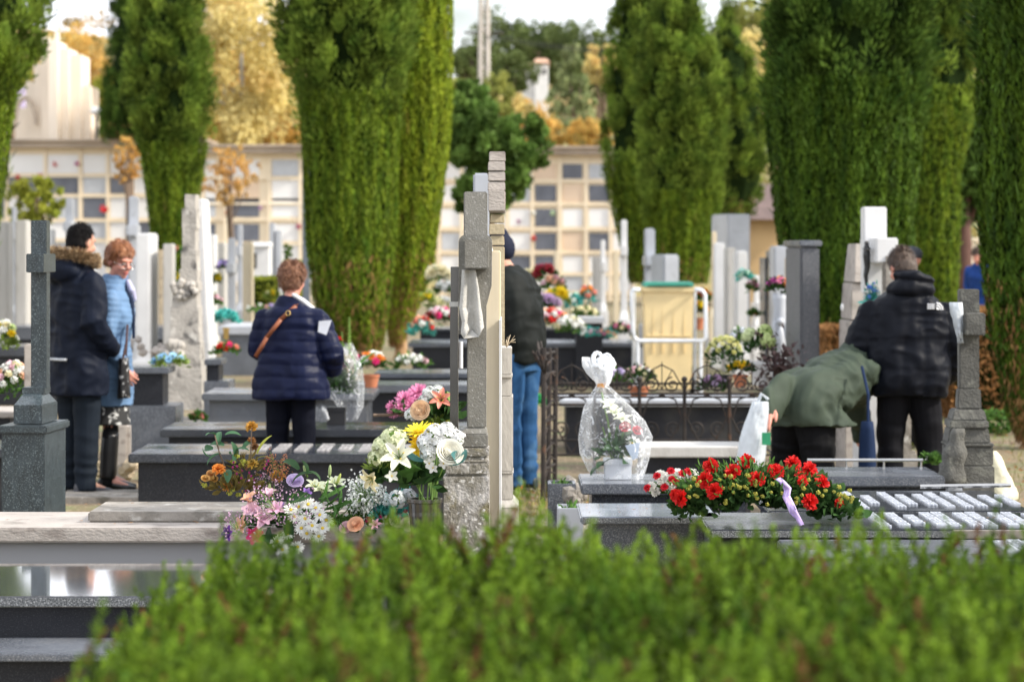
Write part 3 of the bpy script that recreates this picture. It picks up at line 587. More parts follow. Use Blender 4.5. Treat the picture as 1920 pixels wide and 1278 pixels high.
# ---------------------------------------------------------------- central group
d=10.0
t=thing('cross_gravestone','grey concrete cross with carved drapery hanging from its arm, centre of the photo','cross',(X(890,d),d,0))
q=lambda a:X(a,d)
mb=MB(); mb.bx(q(870),q(914),d-.06,d+.06,Z(505,d),Z(360,d)); mb.bx(q(876),q(912),d-.055,d+.055,Z(800,d),Z(504,d)); 
mb.add([(q(876),d-.055,Z(800,d)),(q(912),d-.055,Z(800,d)),(q(912),d+.055,Z(800,d)),(q(876),d+.055,Z(800,d)),(q(857),d-.07,Z(812,d)),(q(914),d-.07,Z(812,d)),(q(914),d+.07,Z(812,d)),(q(857),d+.07,Z(812,d))],[(0,1,2,3),(7,6,5,4),(4,5,1,0),(5,6,2,1),(6,7,3,2),(7,4,0,3)])
mb.bx(q(855),q(915),d-.075,d+.075,Z(836,d),Z(811,d)); mb.build('shaft',CONC,t,bevel=.004)
mb=MB(); mb.bx(q(872),q(917),d-.24,d+.2,Z(503,d),Z(449,d)); mb.build('arms',CONC,t,bevel=.004)
# ring profile (mandorla band) behind the arm end
mb=MB()
for off,x0,x1,yt,y_ in ((0,861,923,440,-.11),(1,866,919,444,-.135)):
    pts=[]
    def outline(x0,x1,yt,yb,ins):
        L_=[(x0+ins,yb)]; 
        for k in range(7): a=PI-k*PI/12; L_.append((x0+ins+14+14*math.cos(a)-0,yt+ins+14-14*math.sin(a)))
        for k in range(7): a=PI/2-k*PI/12; L_.append((x1-ins-14+14*math.cos(a),yt+ins+14-14*math.sin(a)))
        L_.append((x1-ins-1,yb-90)); L_.append((x1-ins-24,yb)); return L_
    o=outline(x0,x1,yt,625,0); v=[(q(a),d+y_,Z(b,d)) for a,b in o]+[(q(a),d+.02,Z(b,d)) for a,b in o]; n=len(o)
    mb.add(v,[tuple(range(n)),tuple(range(2*n-1,n-1,-1))]+[(i,i+n,(i+1)%n+n,(i+1)%n) for i in range(n)])
mb.build('carved_band',CONC,t,bevel=.002)
# drapery
mb=MB(); R=[]
rows=[(505,868,893),(540,866,899),(575,863,903),(592,868,905),(612,866,907),(622,872,908)]
nx=22
for k,(y,a,b) in enumerate(rows):
    r=[]
    for j in range(nx):
        u=j/(nx-1); zf=(y+ (10*math.sin(u*9+.4*k) if k>2 else 0)); r.append((q(a+(b-a)*u),d-.2-.018*math.sin(u*8.5+k*.15)*(.4+k*.15)-.01*k*.2,Z(zf,d)))
    for j in range(nx-1,-1,-1):
        u=j/(nx-1); zf=(y+ (10*math.sin(u*9+.4*k) if k>2 else 0)); r.append((q(a+(b-a)*u),d-.1,Z(zf,d)))
    R.append(r)
mb.rings(R[::-1]); mb.build('drapery',mat('concrete_light',(.46,.45,.42),.8,var=.15,scale=8,stain=((.25,.24,.22),9,.55,.75),bump=.4,bscale=120),t,smooth=False)
mb=MB(); mb.bx(q(832),q(918),d-.12,d+.12,Z(1330,d),Z(888,d)); mb.bx(q(838),q(917),d-.11,d+.11,Z(888,d),Z(884,d)); mb.bx(q(836),q(917),d-.115,d+.115,Z(884,d),Z(864,d)); mb.box(((q(843)+q(917))/2,d,(Z(863,d)+Z(852,d))/2),(q(917)-q(843),.2,Z(852,d)-Z(863,d)),taper=.9); mb.bx(q(855),q(917),d-.1,d+.1,Z(852,d),Z(837,d)); mb.build('plinth',LICH,t,bevel=.004)
mb=MB(); mb.bx(q(735),q(829),9.62,10.2,0,.45); mb.build('flower_ledge',GRS,t,bevel=.005)
d=10.35; t=thing('gravestone','smooth cream marble slab seen edge-on right behind the draped cross','gravestone',(X(921,d),d,0)); mb=MB()
mb.bx(X(904,d),X(938,d),d,d+.5,0,Z(470,d)); mb.build('stele',CRM,t,bevel=.004)
mb=MB(); mb.box((X(915,d),d+.1,Z(468,d)+.01),(.035,.2,.03),taper=.6); mb.build('bevelled_top',MAR,t)
mb=MB(); mb.bx(X(936,10.3),X(940,10.3),10.3,10.8,0,Z(600,10.3)); mb.build('edge_strip',MAR,t)
# layered cross
d=11.6; q=lambda a:X(a,d); t=thing('cross_gravestone','tall narrow sandy stone cross with notched carved layers, highest in the centre','cross',(q(932),d,0))
mb=MB()
for (a,b,y0,y1) in ((917,948,284,303),(915,947.5,303,321),(915,947.5,322,340),(914.5,947.5,341,358),(917,948,358,400)): mb.bx(q(a),q(b),d-.06-(.012 if y0<350 and y0>300 else 0),d+.08,Z(y1,d),Z(y0,d)-.002,taper=.97 if y0<350 else 1)
mb.build('cross_head',STP,t,bevel=.003)
mb=MB()
for k,(a,b,y0,y1) in enumerate(((919,946,402,418),(916.5,946,420,440),(918,946,442,460),(920,946,462,1290))): mb.bx(q(a),q(b),d-.05-.006*(k%2),d+.07,max(0,Z(y1,d)),Z(y0,d),taper=.93 if k<3 else 1)
mb.build('shaft',mat('stone_sand',(.5,.42,.28),.8,var=.12,scale=8,stain=((.3,.26,.2),14,.6,.8),bump=.4,bscale=60),t,bevel=.003)
mb=MB(); v=mb.bx(q(917),q(946.5),d-.38,d+.4,Z(398,d),Z(360,d)); mb.build('arms',STP,t,bevel=.003)
stele('top of a pale stele peeping between the two central crosses',888,917,326,13.5,MARG,'slab',dep=.3)
# moulded stone post on the right of the group
d=11.0; q=lambda a:X(a,d); t=thing('gravestone','moulded pale stone pilaster with a mossy top at the right of the central group','gravestone',(q(955),d,0))
mb=MB()
for (a,b,y0,y1,g) in ((936,960,650,700,0),(934,961,700,706,.01),(936,960,706,740,0),(936,962,740,880,.005),(934,963,880,884,.01),(936,962,884,932,.006),(932,973,945,1290,.03)): mb.bx(q(a),q(b),d-.1-g,d+.14+g,max(0,Z(y1,d)),Z(y0,d)-.0005)
mb.add([(q(936),d-.106,Z(932,d)),(q(962),d-.106,Z(932,d)),(q(962),d+.146,Z(932,d)),(q(936),d+.146,Z(932,d)),(q(932),d-.13,Z(945,d)),(q(973),d-.13,Z(945,d)),(q(973),d+.17,Z(945,d)),(q(932),d+.17,Z(945,d))],[(0,1,2,3),(4,5,1,0),(5,6,2,1),(6,7,3,2),(7,4,0,3)])
mb.build('pilaster',mat('stone_pilaster',(.46,.44,.41),.8,var=.12,scale=5,stain=((.24,.2,.17),10,.58,.8),bump=.35,stretch=(1,1,.4)),t,bevel=.003)
mb=MB(); z=Z(650,d)
for i in range(14): a=rng.uniform(-1,1,3); mb.tube([(q(950),d-.05,z),(q(950)+a[0]*.015,d-.05+a[1]*.02,z+.02),(q(950)+a[0]*.035,d-.05+a[1]*.04,z+.02+abs(a[2])*.03)],.0015,4)
mb.build('dry_twigs',OLD,t)
# steel lantern post
d=10.25; q=lambda a:X(a,d); t=thing('grave_lantern','tall thin steel lantern column left of the draped cross','lantern',(q(851),d,0))
mb=MB(); mb.bx(q(844),q(859),d-.02,d+.05,0,Z(575,d)); mb.bx(q(845),q(860),d-.02,d+.05,Z(565,d),Z(500,d)); mb.build('column',STEELD,t,bevel=.0015)
mb=MB(); mb.bx(q(842.5),q(861),d-.023,d+.053,Z(575,d)+.0005,Z(565,d)-.0005); mb.build('collar',STEEL,t,bevel=.001)
mb=MB(); mb.tube([(q(864),d,Z(690,d)),(q(864),d,Z(640,d))],.008,8); mb.build('tube',MAR,t)
# ---------------------------------------------------------------- right stone cross
d=14.0; q=lambda a:X(a,d); t=thing('cross_gravestone','dark mossy stone cross with a folded stone hood at its base, rightmost cross','cross',(q(1815),d,0)); rz=-.03
def hb(mb,a,b,y0,y1,dep,tp=1): mb.box(((q(a)+q(b))/2,d,(Z(y0,d)+Z(y1,d))/2),(q(b)-q(a),dep,Z(y0,d)-Z(y1,d)),rz,taper=tp,tapery=tp)
mb=MB(); hb(mb,1797,1834,542,728,.09); hb(mb,1793,1838,728,765,.11,.92); hb(mb,1797,1834,568,588,.12); mb.build('shaft',DSTN,t,bevel=.005)
mb=MB(); hb(mb,1803,1840,586,627,.3); mb.build('arms',DSTN,t,bevel=.005)
mb=MB(); 
for a in ((1780,1846,766,786,.2,.85),(1776,1848,786,800,.24,1),(1772,1852,800,828,.22,.9),(1770,1858,828,834,.26,1),(1772,1856,834,870,.24,1),(1766,1858,870,1100,.25,1)): hb(mb,*a)
mb.build('plinth',DSTN,t,bevel=.006)
mb=MB(); R=[]
for k in range(12):
    f=k/11; y=905-f*105; c=q(1774+16*f); r=.034*(1-f)**.5+.014+.006*math.sin(f*14)
    R.append([(c+r*1.5*math.cos(a),d-.12+r*math.sin(a)*(1+.25*math.cos(5*a+k)),Z(y,d)) for a in np.arange(16)*2*PI/16])
mb.rings(R); mb.build('carved_cloth',DSTN,t,smooth=True)
mb=MB(); mb.box((q(1781),d-.1,Z(890,d)),(.085,.1,.17),rz,taper=.6); mb.build('nameplate',MARG,t,bevel=.008)
# cloth / paper left of the cross (map held or plastic)
t=thing('plastic_bag','thin pale blue plastic bag caught on the rightmost stone cross','bag',(q(1790),d-.05,Z(640,d))); mb=MB(); R=[]
for k in range(8):
    f=k/7; y=566+f*76; a,b=q(1774+f*18),q(1799)
    R.append([(a+(b-a)*.5+(b-a)*.5*math.cos(u)+.006*math.sin(7*u+k),d-.09+.02*math.sin(u)+.006*math.sin(k*2+u*3),Z(y,d)) for u in np.arange(16)*2*PI/16])
mb.rings(R); mb.build('bag_body',mat('plastic_white',(.72,.76,.8),.35,trans=.4,var=.1,scale=20,bump=.5,bscale=40),t,smooth=True)
d=14.6; t=thing('plastic_bag','crumpled white and yellow bag on the ground behind the rightmost cross','bag',(X(1876,d),d,.3)); mb=MB(); R=[]
for k in range(10):
    f=k/9; y=935-f*90; c=X(1878-14*f,d); r=.075*(1-f)**.7+.012
    R.append([(c+r*(1+.15*math.sin(5*a+k))*math.cos(a),d+r*(1+.15*math.cos(4*a+k))*math.sin(a),Z(y,d)) for a in np.arange(16)*2*PI/16])
mb.rings(R); mb.build('bag_body',mat('plastic_cream',(.8,.77,.6),.4,trans=.3,var=.15,scale=15,bump=.6,bscale=40),t,smooth=True)
# ---------------------------------------------------------------- iron railing
def spiral(mb,c,r,turns,a0,yy,dirn=1,rr=.006,plane='x'):
    pts=[]
    for i in range(28):
        f=i/27; a=a0+dirn*turns*2*PI*f; q_=r*(1-f*.82); pts.append((c[0]+q_*math.cos(a),yy,c[1]+q_*math.sin(a)))
    mb.tube(pts,rr,5)
d=19.6; xa,xb=X(1030,d),X(1452,d); zt=.86; zb=.18; ft=thing('iron_railing','rusty wrought iron grave railing with scrolls and a tied-back gate','railing',((xa+xb)/2,d,0))
mb=MB()
for yy in (d,d+1.5):
    for z in (Z(738,d),Z(758,d) if yy==d else .5,zb): mb.tube([(xa,yy,z),(xb,yy,z)],.009,6)
for x in (xa,xb):
    for z in (Z(738,d),zb): mb.tube([(x,d,z),(x,d+1.5,z)],.009,6)
mb.build('rail',IRON,ft)
for i in range(6):
    x=xa+(xb-xa)*i/5; mb=MB(); mb.tube([(x,d,0),(x,d,zt if i in(0,5) else .68)],.013,7); mb.ell((x,d,(zt if i in (0,5) else .68)+.02),.022,8,6); mb.build('post',IRON,ft)
for i in range(5):
    x=xa+(xb-xa)*(i+.5)/5; W_=(xb-xa)/5; mb=MB(); zc=(Z(738,d)+zb)/2
    for s_ in (-1,1):
        mb.tube([(x,d,zb+.01),(x+s_*W_*.22,d,zb+.12),(x+s_*W_*.44,d,zc+.04),(x+s_*W_*.3,d,zc+.17),(x,d,zc+.2)],.006,5)
        spiral(mb,(x+s_*W_*.23,Z(738,d)+.06),.055,1.6,PI/2,d,s_); spiral(mb,(x+s_*W_*.25,zc-.03),.06,1.5,-PI/2,d,-s_)
        mb.tube([(x+s_*W_*.5,d,Z(738,d)+.02),(x+s_*W_*.25,d,Z(738,d)+.16),(x,d,Z(738,d)+.2)],.005,5)
    for k in range(5): a=k*PI/4; mb.tube([(x,d,Z(738,d)+.03),(x+.1*math.cos(a),d,Z(738,d)+.03+.19*math.sin(a))],.0045,4)
    mb.build('scroll_panel',IRON,ft)
gt=thing('iron_gate','narrow upright iron gate leaf beside the man in blue jeans','gate',(X(1030,18.2),18.2,0)); mb=MB()
for (px,dd) in ((1018,18.0),(1028,18.25),(1040,18.5)): mb.tube([(X(px,dd),dd,0),(X(px+2,dd),dd,Z(652,dd))],.016,7)
for z in (.2,.5,.8,.93): mb.tube([(X(1018,18),18,z),(X(1040,18.5),18.5,z)],.01,6)
for i in range(9): z=.12+i*.09; mb.tube([(X(1019,18),18,z),(X(1026+5*(i%3),18.2),18.2,z+.06),(X(1041,18.5),18.5,z+.02)],.007,5)
for i in range(12): a=rng.uniform(-1,1,2); mb.tube([(X(1022,18),18,.8),(X(1012+a[0]*14,18),18+a[1]*.1,.95+.06*a[1])],.007,5)
mb.build('gate_leaf',IRON,gt)
# ---------------------------------------------------------------- wheelie bin and its frame
d=31; q=lambda a:X(a,d); t=thing('wheelie_bin','cream plastic wheelie bin with a green lid','bin',(q(1250),d,0))
BIN=mat('bin_cream',(.78,.62,.34),.5,var=.06)
mb=MB(); z1=Z(537,d); z0=.08; xw=(q(1298)-q(1204)); mb.box((q(1251),d,(z0+z1)/2),(xw*.88,.5,z1-z0),0,taper=1.13)
mb.box((q(1251),d,z1-.03),(xw*1.06,.6,.06))
for px in (1222,1240,1260,1280): mb.box((q(px),d-.262,.72),(.02,.03,.5))
mb.box((q(1251),d-.26,.66),(xw*.9,.04,.025)); mb.build('body',BIN,t,bevel=.008)
mb=MB(); mb.box((q(1251),d,z1+.027),(xw*1.02,.62,.05),taper=.93); mb.tube([(q(1212),d-.33,z1+.02),(q(1290),d-.33,z1+.02)],.018,8); mb.build('lid',mat('bin_lid_green',(.03,.22,.16),.45),t,bevel=.01)
for sx in (-1,1):
    mb=MB(); mb.tube([(q(1251)+sx*xw*.48,d+.25,.1),(q(1251)+sx*(xw*.48+.05),d+.25,.1)],.1,16); mb.build('wheel',BLKP,t)
t=thing('metal_frame','white tubular metal frame standing around the wheelie bin','frame',(q(1254),d-.45,0)); mb=MB(); yy=d-.5; qq=lambda a:X(a,yy)
pts=[(qq(1200),yy,Z(543,yy)),(qq(1188),yy,Z(543,yy)),(qq(1184),yy,Z(548,yy)),(qq(1186),yy,Z(620,yy)),(qq(1190),yy,Z(634,yy)),(qq(1198),yy,Z(639,yy)),(qq(1318),yy,Z(639,yy)),(qq(1324),yy,Z(632,yy)),(qq(1322),yy,Z(552,yy)),(qq(1316),yy,Z(544,yy)),(qq(1302),yy,Z(543,yy))]
mb.tube(pts,.022,8)
mb.build('loop',mat('painted_metal_white',(.7,.74,.8),.3,metal=.2),t,smooth=True)
for px in (1196,1314): mb=MB(); mb.tube([(qq(px),yy,Z(639,yy)),(qq(px),yy,0)],.02,8); mb.build('leg',_M['painted_metal_white'],t); mb=MB(); mb.tube([(qq(px),yy,Z(543,yy)),(qq(px),yy+1,Z(543,yy)),(qq(px),yy+1,0)],.02,8); mb.build('leg',_M['painted_metal_white'],t)
# small white chapel grave and other background bits
d=48; t=thing('grave_chapel','small white house-shaped grave with a dark window','grave',(X(487,d),d,0)); mb=MB(); mb.bx(X(471,d),X(504,d),d,d+.6,0,Z(462,d)); mb.box((X(487.5,d),d+.3,Z(458,d)),(X(507,d)-X(469,d),.7,.08),taper=.9); mb.build('walls',MAR,t,bevel=.01)
mb=MB(); mb.bx(X(475,d),X(481,d),d-.03,d-.005,Z(503,d),Z(474,d)); mb.build('window',BLKP,t)
t=thing('brick_building','ochre rendered building with a dark tiled roof between the cypresses','building',(X(1425,80),80,0)); mb=MB(); d=78; mb.bx(X(1385,d),X(1500,d),d,d+6,0,Z(408,d)); mb.build('wall',mat('render_ochre',(.5,.34,.17),.85,var=.2,scale=.9),t)
mb=MB(); mb.add([(X(1375,d),d-.5,Z(412,d)),(X(1510,d),d-.5,Z(412,d)),(X(1510,d),d+3,Z(340,d)),(X(1375,d),d+3,Z(340,d)),(X(1510,d),d+6.5,Z(412,d)),(X(1375,d),d+6.5,Z(412,d))],[(0,1,2,3),(3,2,4,5),(1,4,2),(0,3,5)]); mb.build('roof',mat('roof_dark',(.12,.08,.07),.8,var=.3,scale=3),t)
t=thing('white_wall','sunlit white boundary wall glimpsed beside the pine trunk','wall',(X(1820,60),60,0)); mb=MB(); d=60; mb.bx(X(1780,d),X(1960,d),d,d+.3,0,Z(452,d)); mb.bx(X(1775,d),X(1965,d),d-.05,d+.35,Z(452,d),Z(446,d)); mb.build('wall_face',PLA,t)
# ---------------------------------------------------------------- columbarium
NW=mat('niche_white',(.8,.79,.78),.4,var=.05,scale=1); NP=mat('niche_peach',(.72,.55,.4),.6,var=.06,scale=1); ND=mat('niche_slate',(.13,.14,.17),.35,var=.2,scale=2); NG=mat('niche_grey',(.5,.52,.55),.4,var=.08)
def niche_wall(label,x0,x1,ytop,d,cols,rows,seed,wide=None):
    r_=random.Random(seed); t=thing('niche_wall',label,'wall',(X((x0+x1)/2,d),d,0),'columbarium walls'); zt=Z(ytop,d); a,b=X(x0,d),X(x1,d)
    mb=MB(); mb.bx(a,b,d,d+2.2,0,zt-.25); 
    for yy in rows: mb.bx(a,b,d-.08,d-.001,Z(yy[1]+7,d),Z(yy[1]+3,d))
    xs=sorted(set([c[0]-5 for c in cols]+[cols[-1][1]+5]))
    for c in xs: mb.bx(X(c-2.5,d),X(c+2.5,d),d-.086,d-.002,0,zt-.3)
    mb.build('frame',PLA,t)
    mb=MB(); mb.bx(a-.15,b+.15,d-.35,d+2.5,zt-.249,zt-.06); mb.bx(a-.25,b+.25,d-.5,d+2.6,zt-.059,zt); mb.build('cornice',mat('cornice',(.45,.37,.3),.8,var=.2,scale=1,bump=.3,bscale=10),t)
    for ci,c in enumerate(cols):
        for ri,yy in enumerate(rows):
            m=r_.choices([NW,NW,NP,ND,NG],[4,2,1.2,2.6,1])[0] if not isinstance(c[2],str) else {'W':NW,'P':NP,'D':ND,'G':NG}[c[2][ri%len(c[2])]]
            mb=MB(); mb.bx(X(c[0],d),X(c[1],d),d-.03,d-.0015,Z(yy[1],d),Z(yy[0],d)); o=mb.build('niche_plaque',m,t)
            if m is ND:
                for k in range(3): pass
    return t
R1=[(290,325),(332,363),(369,409),(414,447),(452,486),(491,525)]
niche_wall('long cream niche wall under the stepped white monument, far left',-160,378,262,88,[(-60,-12,'WDWGWW'),(-6,10,'WWDWWG'),(17,82,'WDWGWW'),(90,147,'WDGWGW'),(156,200,'WGDGWW'),(207,245,'WDWWWG'),(252,296,'WWWDWW'),(303,345,'GWWWDW')],R1,1)
niche_wall('niche wall section behind the yellow birch with two big dark plaques',378,600,272,84,[(385,404,'WWGDWW'),(428,486,'WPDDWW'),(510,560,'GWWWWG'),(568,596,'GWGGWW')],[(300,330),(337,377),(372,407),(420,452),(458,490),(495,528)],2)
niche_wall('niche wall with a chequer of slate and white plaques between pine and double cypress',820,1190,275,86,[(828,865,'WWWGWW'),(870,905,'WWWWDW'),(910,947,'WPWWWG'),(955,994,'WGWWDW'),(1003,1043,'PDDDDW'),(1055,1092,'DPWPWG'),(1104,1142,'GDWDWW'),(1149,1184,'WWWWWW')],[(308,335),(347,378),(392,425),(437,469),(480,510),(516,545)],3)
# dim flowers fixed to the niches
for (px,py,dd,c,s_,lb) in ((33,332,88,(.7,.08,.08),.1,'pink and red posy on the wide dark plaque, left one'),(75,330,88,(.75,.3,.28),.1,'pink posy on the wide dark plaque, right one'),(103,308,88,(.75,.25,.25),.1,'rose posy at the left of a white plaque'),(144,307,88,(.6,.12,.35),.09,'magenta posy at the right of a white plaque'),(195,392,80,(.7,.02,.02),.15,'bright red votive flowers on the far niche wall'),(1000,447,86,(.65,.1,.08),.11,'red posy on a slate plaque near the middle'),(1000,400,86,(.8,.8,.75),.1,'white posy on the upper slate plaque'),(1036,400,86,(.5,.62,.4),.1,'greenish posy on the upper slate plaque'),(428,398,84,(.8,.4,.25),.12,'peach posy beside the upper of two dark plaques'),(488,390,84,(.55,.35,.6),.08,'lilac posy beside the upper of two dark plaques'),(560,425,84,(.45,.05,.15),.1,'crimson posy near the big cypress'),(972,415,86,(.4,.15,.3),.08,'dark purple posy on a white plaque')):
    p=P(px,py,dd-.12); t=thing('flower_posy',lb,'flowers',p,'posies fixed to the niche walls'); put(t,'blob',c,p,s_,(0,-1,.2))
# stepped facade
FAC=mat('facade_cream',(.8,.71,.6),.8,var=.07,scale=.6)
d=94; t=thing('memorial_building','cream stepped monument of vertical piers rising over the niche wall','monument',(X(95,d),d,0)); mb=MB()
for (a,b,yt,off) in ((20,46,200,.5),(45,64,152,.2),(63,82,120,0),(82,99,72,-.3),(98,117,80,-.6),(116,133,92,-.3),(132,152,102,0),(151,167,160,.2)): mb.bx(X(a,d)+.004,X(b,d)-.004,d+off*1.6,d+2+off*1.6,0,Z(yt,d))
mb.box((X(107,d),d,Z(68,d)),(.14,.3,.35)); mb.build('piers',FAC,t,bevel=.03)
mb=MB(); R=[]; pts=[]
for k in range(13): a=PI*k/12; pts.append((X(50,d)+.36*math.cos(a),Z(235,d)+ .9*math.sin(a)))
mb.tube([(x,d-.3,z) for x,z in pts],.09,6); mb.build('arch_moulding',mat('stone_arch',(.5,.42,.34),.8),t)
t=thing('memorial_building','cream curved gable of a tomb half hidden by the dark cypress','monument',(X(225,d),d,0)); mb=MB()
o=[(196,265),(200,250),(212,235),(220,215),(228,195),(243,180),(262,180),(262,265)]; v=[(X(a,d),d-.2,Z(b,d)) for a,b in o]+[(X(a,d),d+2,Z(b,d)) for a,b in o]; n=len(o)
mb.add(v,[tuple(range(n)),tuple(range(2*n-1,n-1,-1))]+[(i,i+n,(i+1)%n+n,(i+1)%n) for i in range(n)]); mb.bx(X(196,d),X(262,d),d-.2,d+2,0,Z(265,d)-.003); mb.bx(X(208,d),X(240,d),d+.5,d+2,Z(140,d),Z(108,d)); mb.build('gable',FAC,t,bevel=.03)
d=118; t=thing('house','house with a lilac grey roof behind the stepped monument','house',(X(40,d),d,0)); mb=MB(); mb.bx(X(-60,d),X(62,d),d,d+8,0,Z(205,d)); mb.build('wall',FAC,t)
mb=MB(); mb.add([(X(-70,d),d-.4,Z(208,d)),(X(66,d),d-.4,Z(208,d)),(X(66,d),d+4,Z(148,d)),(X(-40,d),d+4,Z(148,d)),(X(66,d),d+8.4,Z(208,d)),(X(-70,d),d+8.4,Z(208,d))],[(0,1,2,3),(3,2,4,5),(1,4,2),(0,3,5)]); mb.build('roof',mat('roof_lilac',(.3,.24,.34),.7,var=.15,scale=2),t)
d=92; t=thing('street_lamp','white globe lamp on a slim dark post beside the stepped monument','lamp',(X(181,d),d,0)); mb=MB(); mb.tube([(X(181,d),d,0),(X(181,d),d,Z(215,d))],.05,8); mb.build('post',BLKP,t); mb=MB(); mb.ell((X(181,d),d,Z(209,d)),(.2,.2,.14),14,9); mb.build('globe',MAR,t,smooth=True)
d=185; t=thing('house','small white house among the trees up on the hillside','house',(X(985,d),d,hz(X(985,d),d)-1)); mb=MB(); mb.bx(X(955,d),X(1001,d),d,d+6,4,Z(128,d)); mb.bx(X(1002,d),X(1028,d),d-1,d+5,4,Z(122,d)); mb.build('wall',MAR,t)
mb=MB(); mb.box(((X(979,d)),d+3,Z(127,d)+.17),(X(1003,d)-X(953,d),6.6,.35),taper=.6); mb.box(((X(1015,d)),d+2,Z(120,d)+.17),(X(1031,d)-X(999,d),6.6,.35),taper=.6); mb.build('roof',mat('roof_terracotta',(.5,.3,.2),.8),t)
mb=MB(); [mb.bx(X(a,d),X(a+5,d),d-1.06 if a>1000 else d-.06,d-1.003 if a>1000 else d-.003,Z(b+9,d),Z(b,d)) for a,b in ((965,148),(982,148),(1008,132),(1018,132))]; mb.build('window',BLKP,t)
d=120; t=thing('utility_pole','twin concrete lattice power pole above the hedges','pole',(X(908,d),d,0)); mb=MB()
for px in (899,916): mb.tube([(X(px,d),d,0),(X(px*.7+908*.3,d),d,Z(-30,d))],.11,8)
for i in range(14): z=2+i*.8; mb.tube([(X(901,d),d,z),(X(914,d),d,z+.05)],.07,6)
mb.build('lattice_mast',mat('concrete_pole',(.5,.46,.42),.8),t)
mb=MB(); mb.tube([(X(870,d),d,Z(62,d)),(X(946,d),d,Z(62,d))],.05,6); mb.build('crossarm',STEELD,t)
t=thing('power_line','thin sagging power line running right from the lattice pole','cable',(X(908,d),d,Z(62,d))); mb=MB()
for k in range(2): mb.tube([(X(908+j*18,d),d-.1*k,Z(62+6*k+j*4.0-.12*j*j,d)) for j in range(20)],.02,5)
mb.build('wire',BLKP,t)
# ---------------------------------------------------------------- cypresses
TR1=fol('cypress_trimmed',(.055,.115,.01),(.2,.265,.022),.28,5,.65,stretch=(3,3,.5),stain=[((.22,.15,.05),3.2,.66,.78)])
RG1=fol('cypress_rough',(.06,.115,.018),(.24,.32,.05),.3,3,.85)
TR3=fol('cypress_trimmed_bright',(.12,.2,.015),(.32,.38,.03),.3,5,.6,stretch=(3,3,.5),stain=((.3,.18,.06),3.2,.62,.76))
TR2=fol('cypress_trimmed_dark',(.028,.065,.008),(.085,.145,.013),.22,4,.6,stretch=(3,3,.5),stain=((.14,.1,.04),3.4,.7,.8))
RG2=fol('cypress_rough_dark',(.028,.065,.012),(.11,.18,.03),.25,3,.85)
cypress('bushy cypress cut by the left edge of the photo',[(0,-290,95),(45,-285,89),(110,-260,68),(150,-240,34),(260,-215,18),(340,-205,9),(420,-195,-5),(560,-180,-20)],36,TR1,RG1,140,560)
cypress('slender cypress left of the yellow birch, narrowing into the graves',[(0,243,378),(130,240,394),(200,243,395),(260,262,390),(330,270,380),(400,278,368),(465,286,352),(560,296,345)],50,TR1,RG1,300,560,dens=.9,up=1.1)
cypress('broad cypress in the centre with a shaggy top and clipped streaky sides',[(0,512,780),(60,514,776),(95,520,772),(150,548,760),(185,563,750),(300,568,746),(450,574,742),(560,588,732),(620,615,722),(655,645,715)],39,TR1,RG1,215,690,trunk=[(.13,.09)],dens=1.1)
cypress('smooth bright green cypress pressed against the broad central one',[(0,700,849),(120,705,848),(250,715,845),(400,718,826),(500,720,812),(560,722,792),(610,724,770),(645,730,758)],41,TR3,TR3,-400,690,trunk=[(.05,.09)],dens=1)
cypress('dark left half of the double cypress right of the niche wall',[(0,1152,1285),(100,1134,1300),(250,1127,1290),(350,1136,1280),(440,1158,1265),(530,1180,1258)],62,TR1,RG1,330,540,dens=.6)
cypress('fuller front cypress of the pair, grass green and shaggy',[(0,1235,1318),(60,1205,1335),(180,1190,1365),(320,1196,1360),(420,1206,1346),(530,1215,1326)],55,TR1,RG1,385,540,up=1.5)
cypress('yellow green cypress peeping out at the right of the pair',[(45,1345,1378),(90,1325,1405),(180,1310,1436),(330,1320,1442),(370,1330,1425),(410,1340,1400)],66,RG1,RG1,405,450,up=.5,dens=.6)
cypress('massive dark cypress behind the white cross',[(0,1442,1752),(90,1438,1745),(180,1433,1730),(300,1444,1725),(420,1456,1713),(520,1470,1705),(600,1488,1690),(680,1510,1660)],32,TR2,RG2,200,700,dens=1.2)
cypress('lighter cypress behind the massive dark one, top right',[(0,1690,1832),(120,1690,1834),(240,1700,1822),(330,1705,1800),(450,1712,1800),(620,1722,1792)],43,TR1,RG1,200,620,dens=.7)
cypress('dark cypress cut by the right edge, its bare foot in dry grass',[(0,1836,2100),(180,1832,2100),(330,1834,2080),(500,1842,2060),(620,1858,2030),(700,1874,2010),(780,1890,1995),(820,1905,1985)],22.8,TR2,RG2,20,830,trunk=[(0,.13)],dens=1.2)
cypress('dark blue green cypress behind the slender one, by the curved gable',[(0,205,330),(80,200,330),(160,192,330),(200,187,320),(262,186,300)],86,RG2,RG2,500,300,dens=.5)
# ---------------------------------------------------------------- other trees
PIN=fol('pine_green',(.06,.12,.025),(.17,.27,.06),.3,2,.6); PIB=fol('cedar_grey',(.2,.25,.1),(.36,.4,.2),.25,1,.5); AUY=fol('autumn_yellow',(.6,.49,.18),(.8,.71,.36),.45,.35,.35,stain=((.62,.38,.12),.5,.55,.7)); AUO=fol('autumn_orange',(.55,.31,.1),(.68,.5,.15),.4,.4,.35,stain=((.33,.36,.1),.45,.56,.7)); AUG=fol('autumn_olive',(.2,.24,.06),(.36,.36,.1),.35,.6,.4); DKG=fol('far_green',(.07,.1,.035),(.15,.19,.06),.25,.5,.45); YG=fol('yellow_green',(.22,.28,.04),(.36,.36,.05),.35,2,.4); BEE=fol('beech_brown',(.2,.1,.04),(.38,.2,.08),.35,3,.45)
tree('pine_tree','feathery green pine right of the bright cypress','tree',915,60,200,165,430,PIN,330,70,.17,clr=.17,shape=3,tr=.1,hang=-.6)
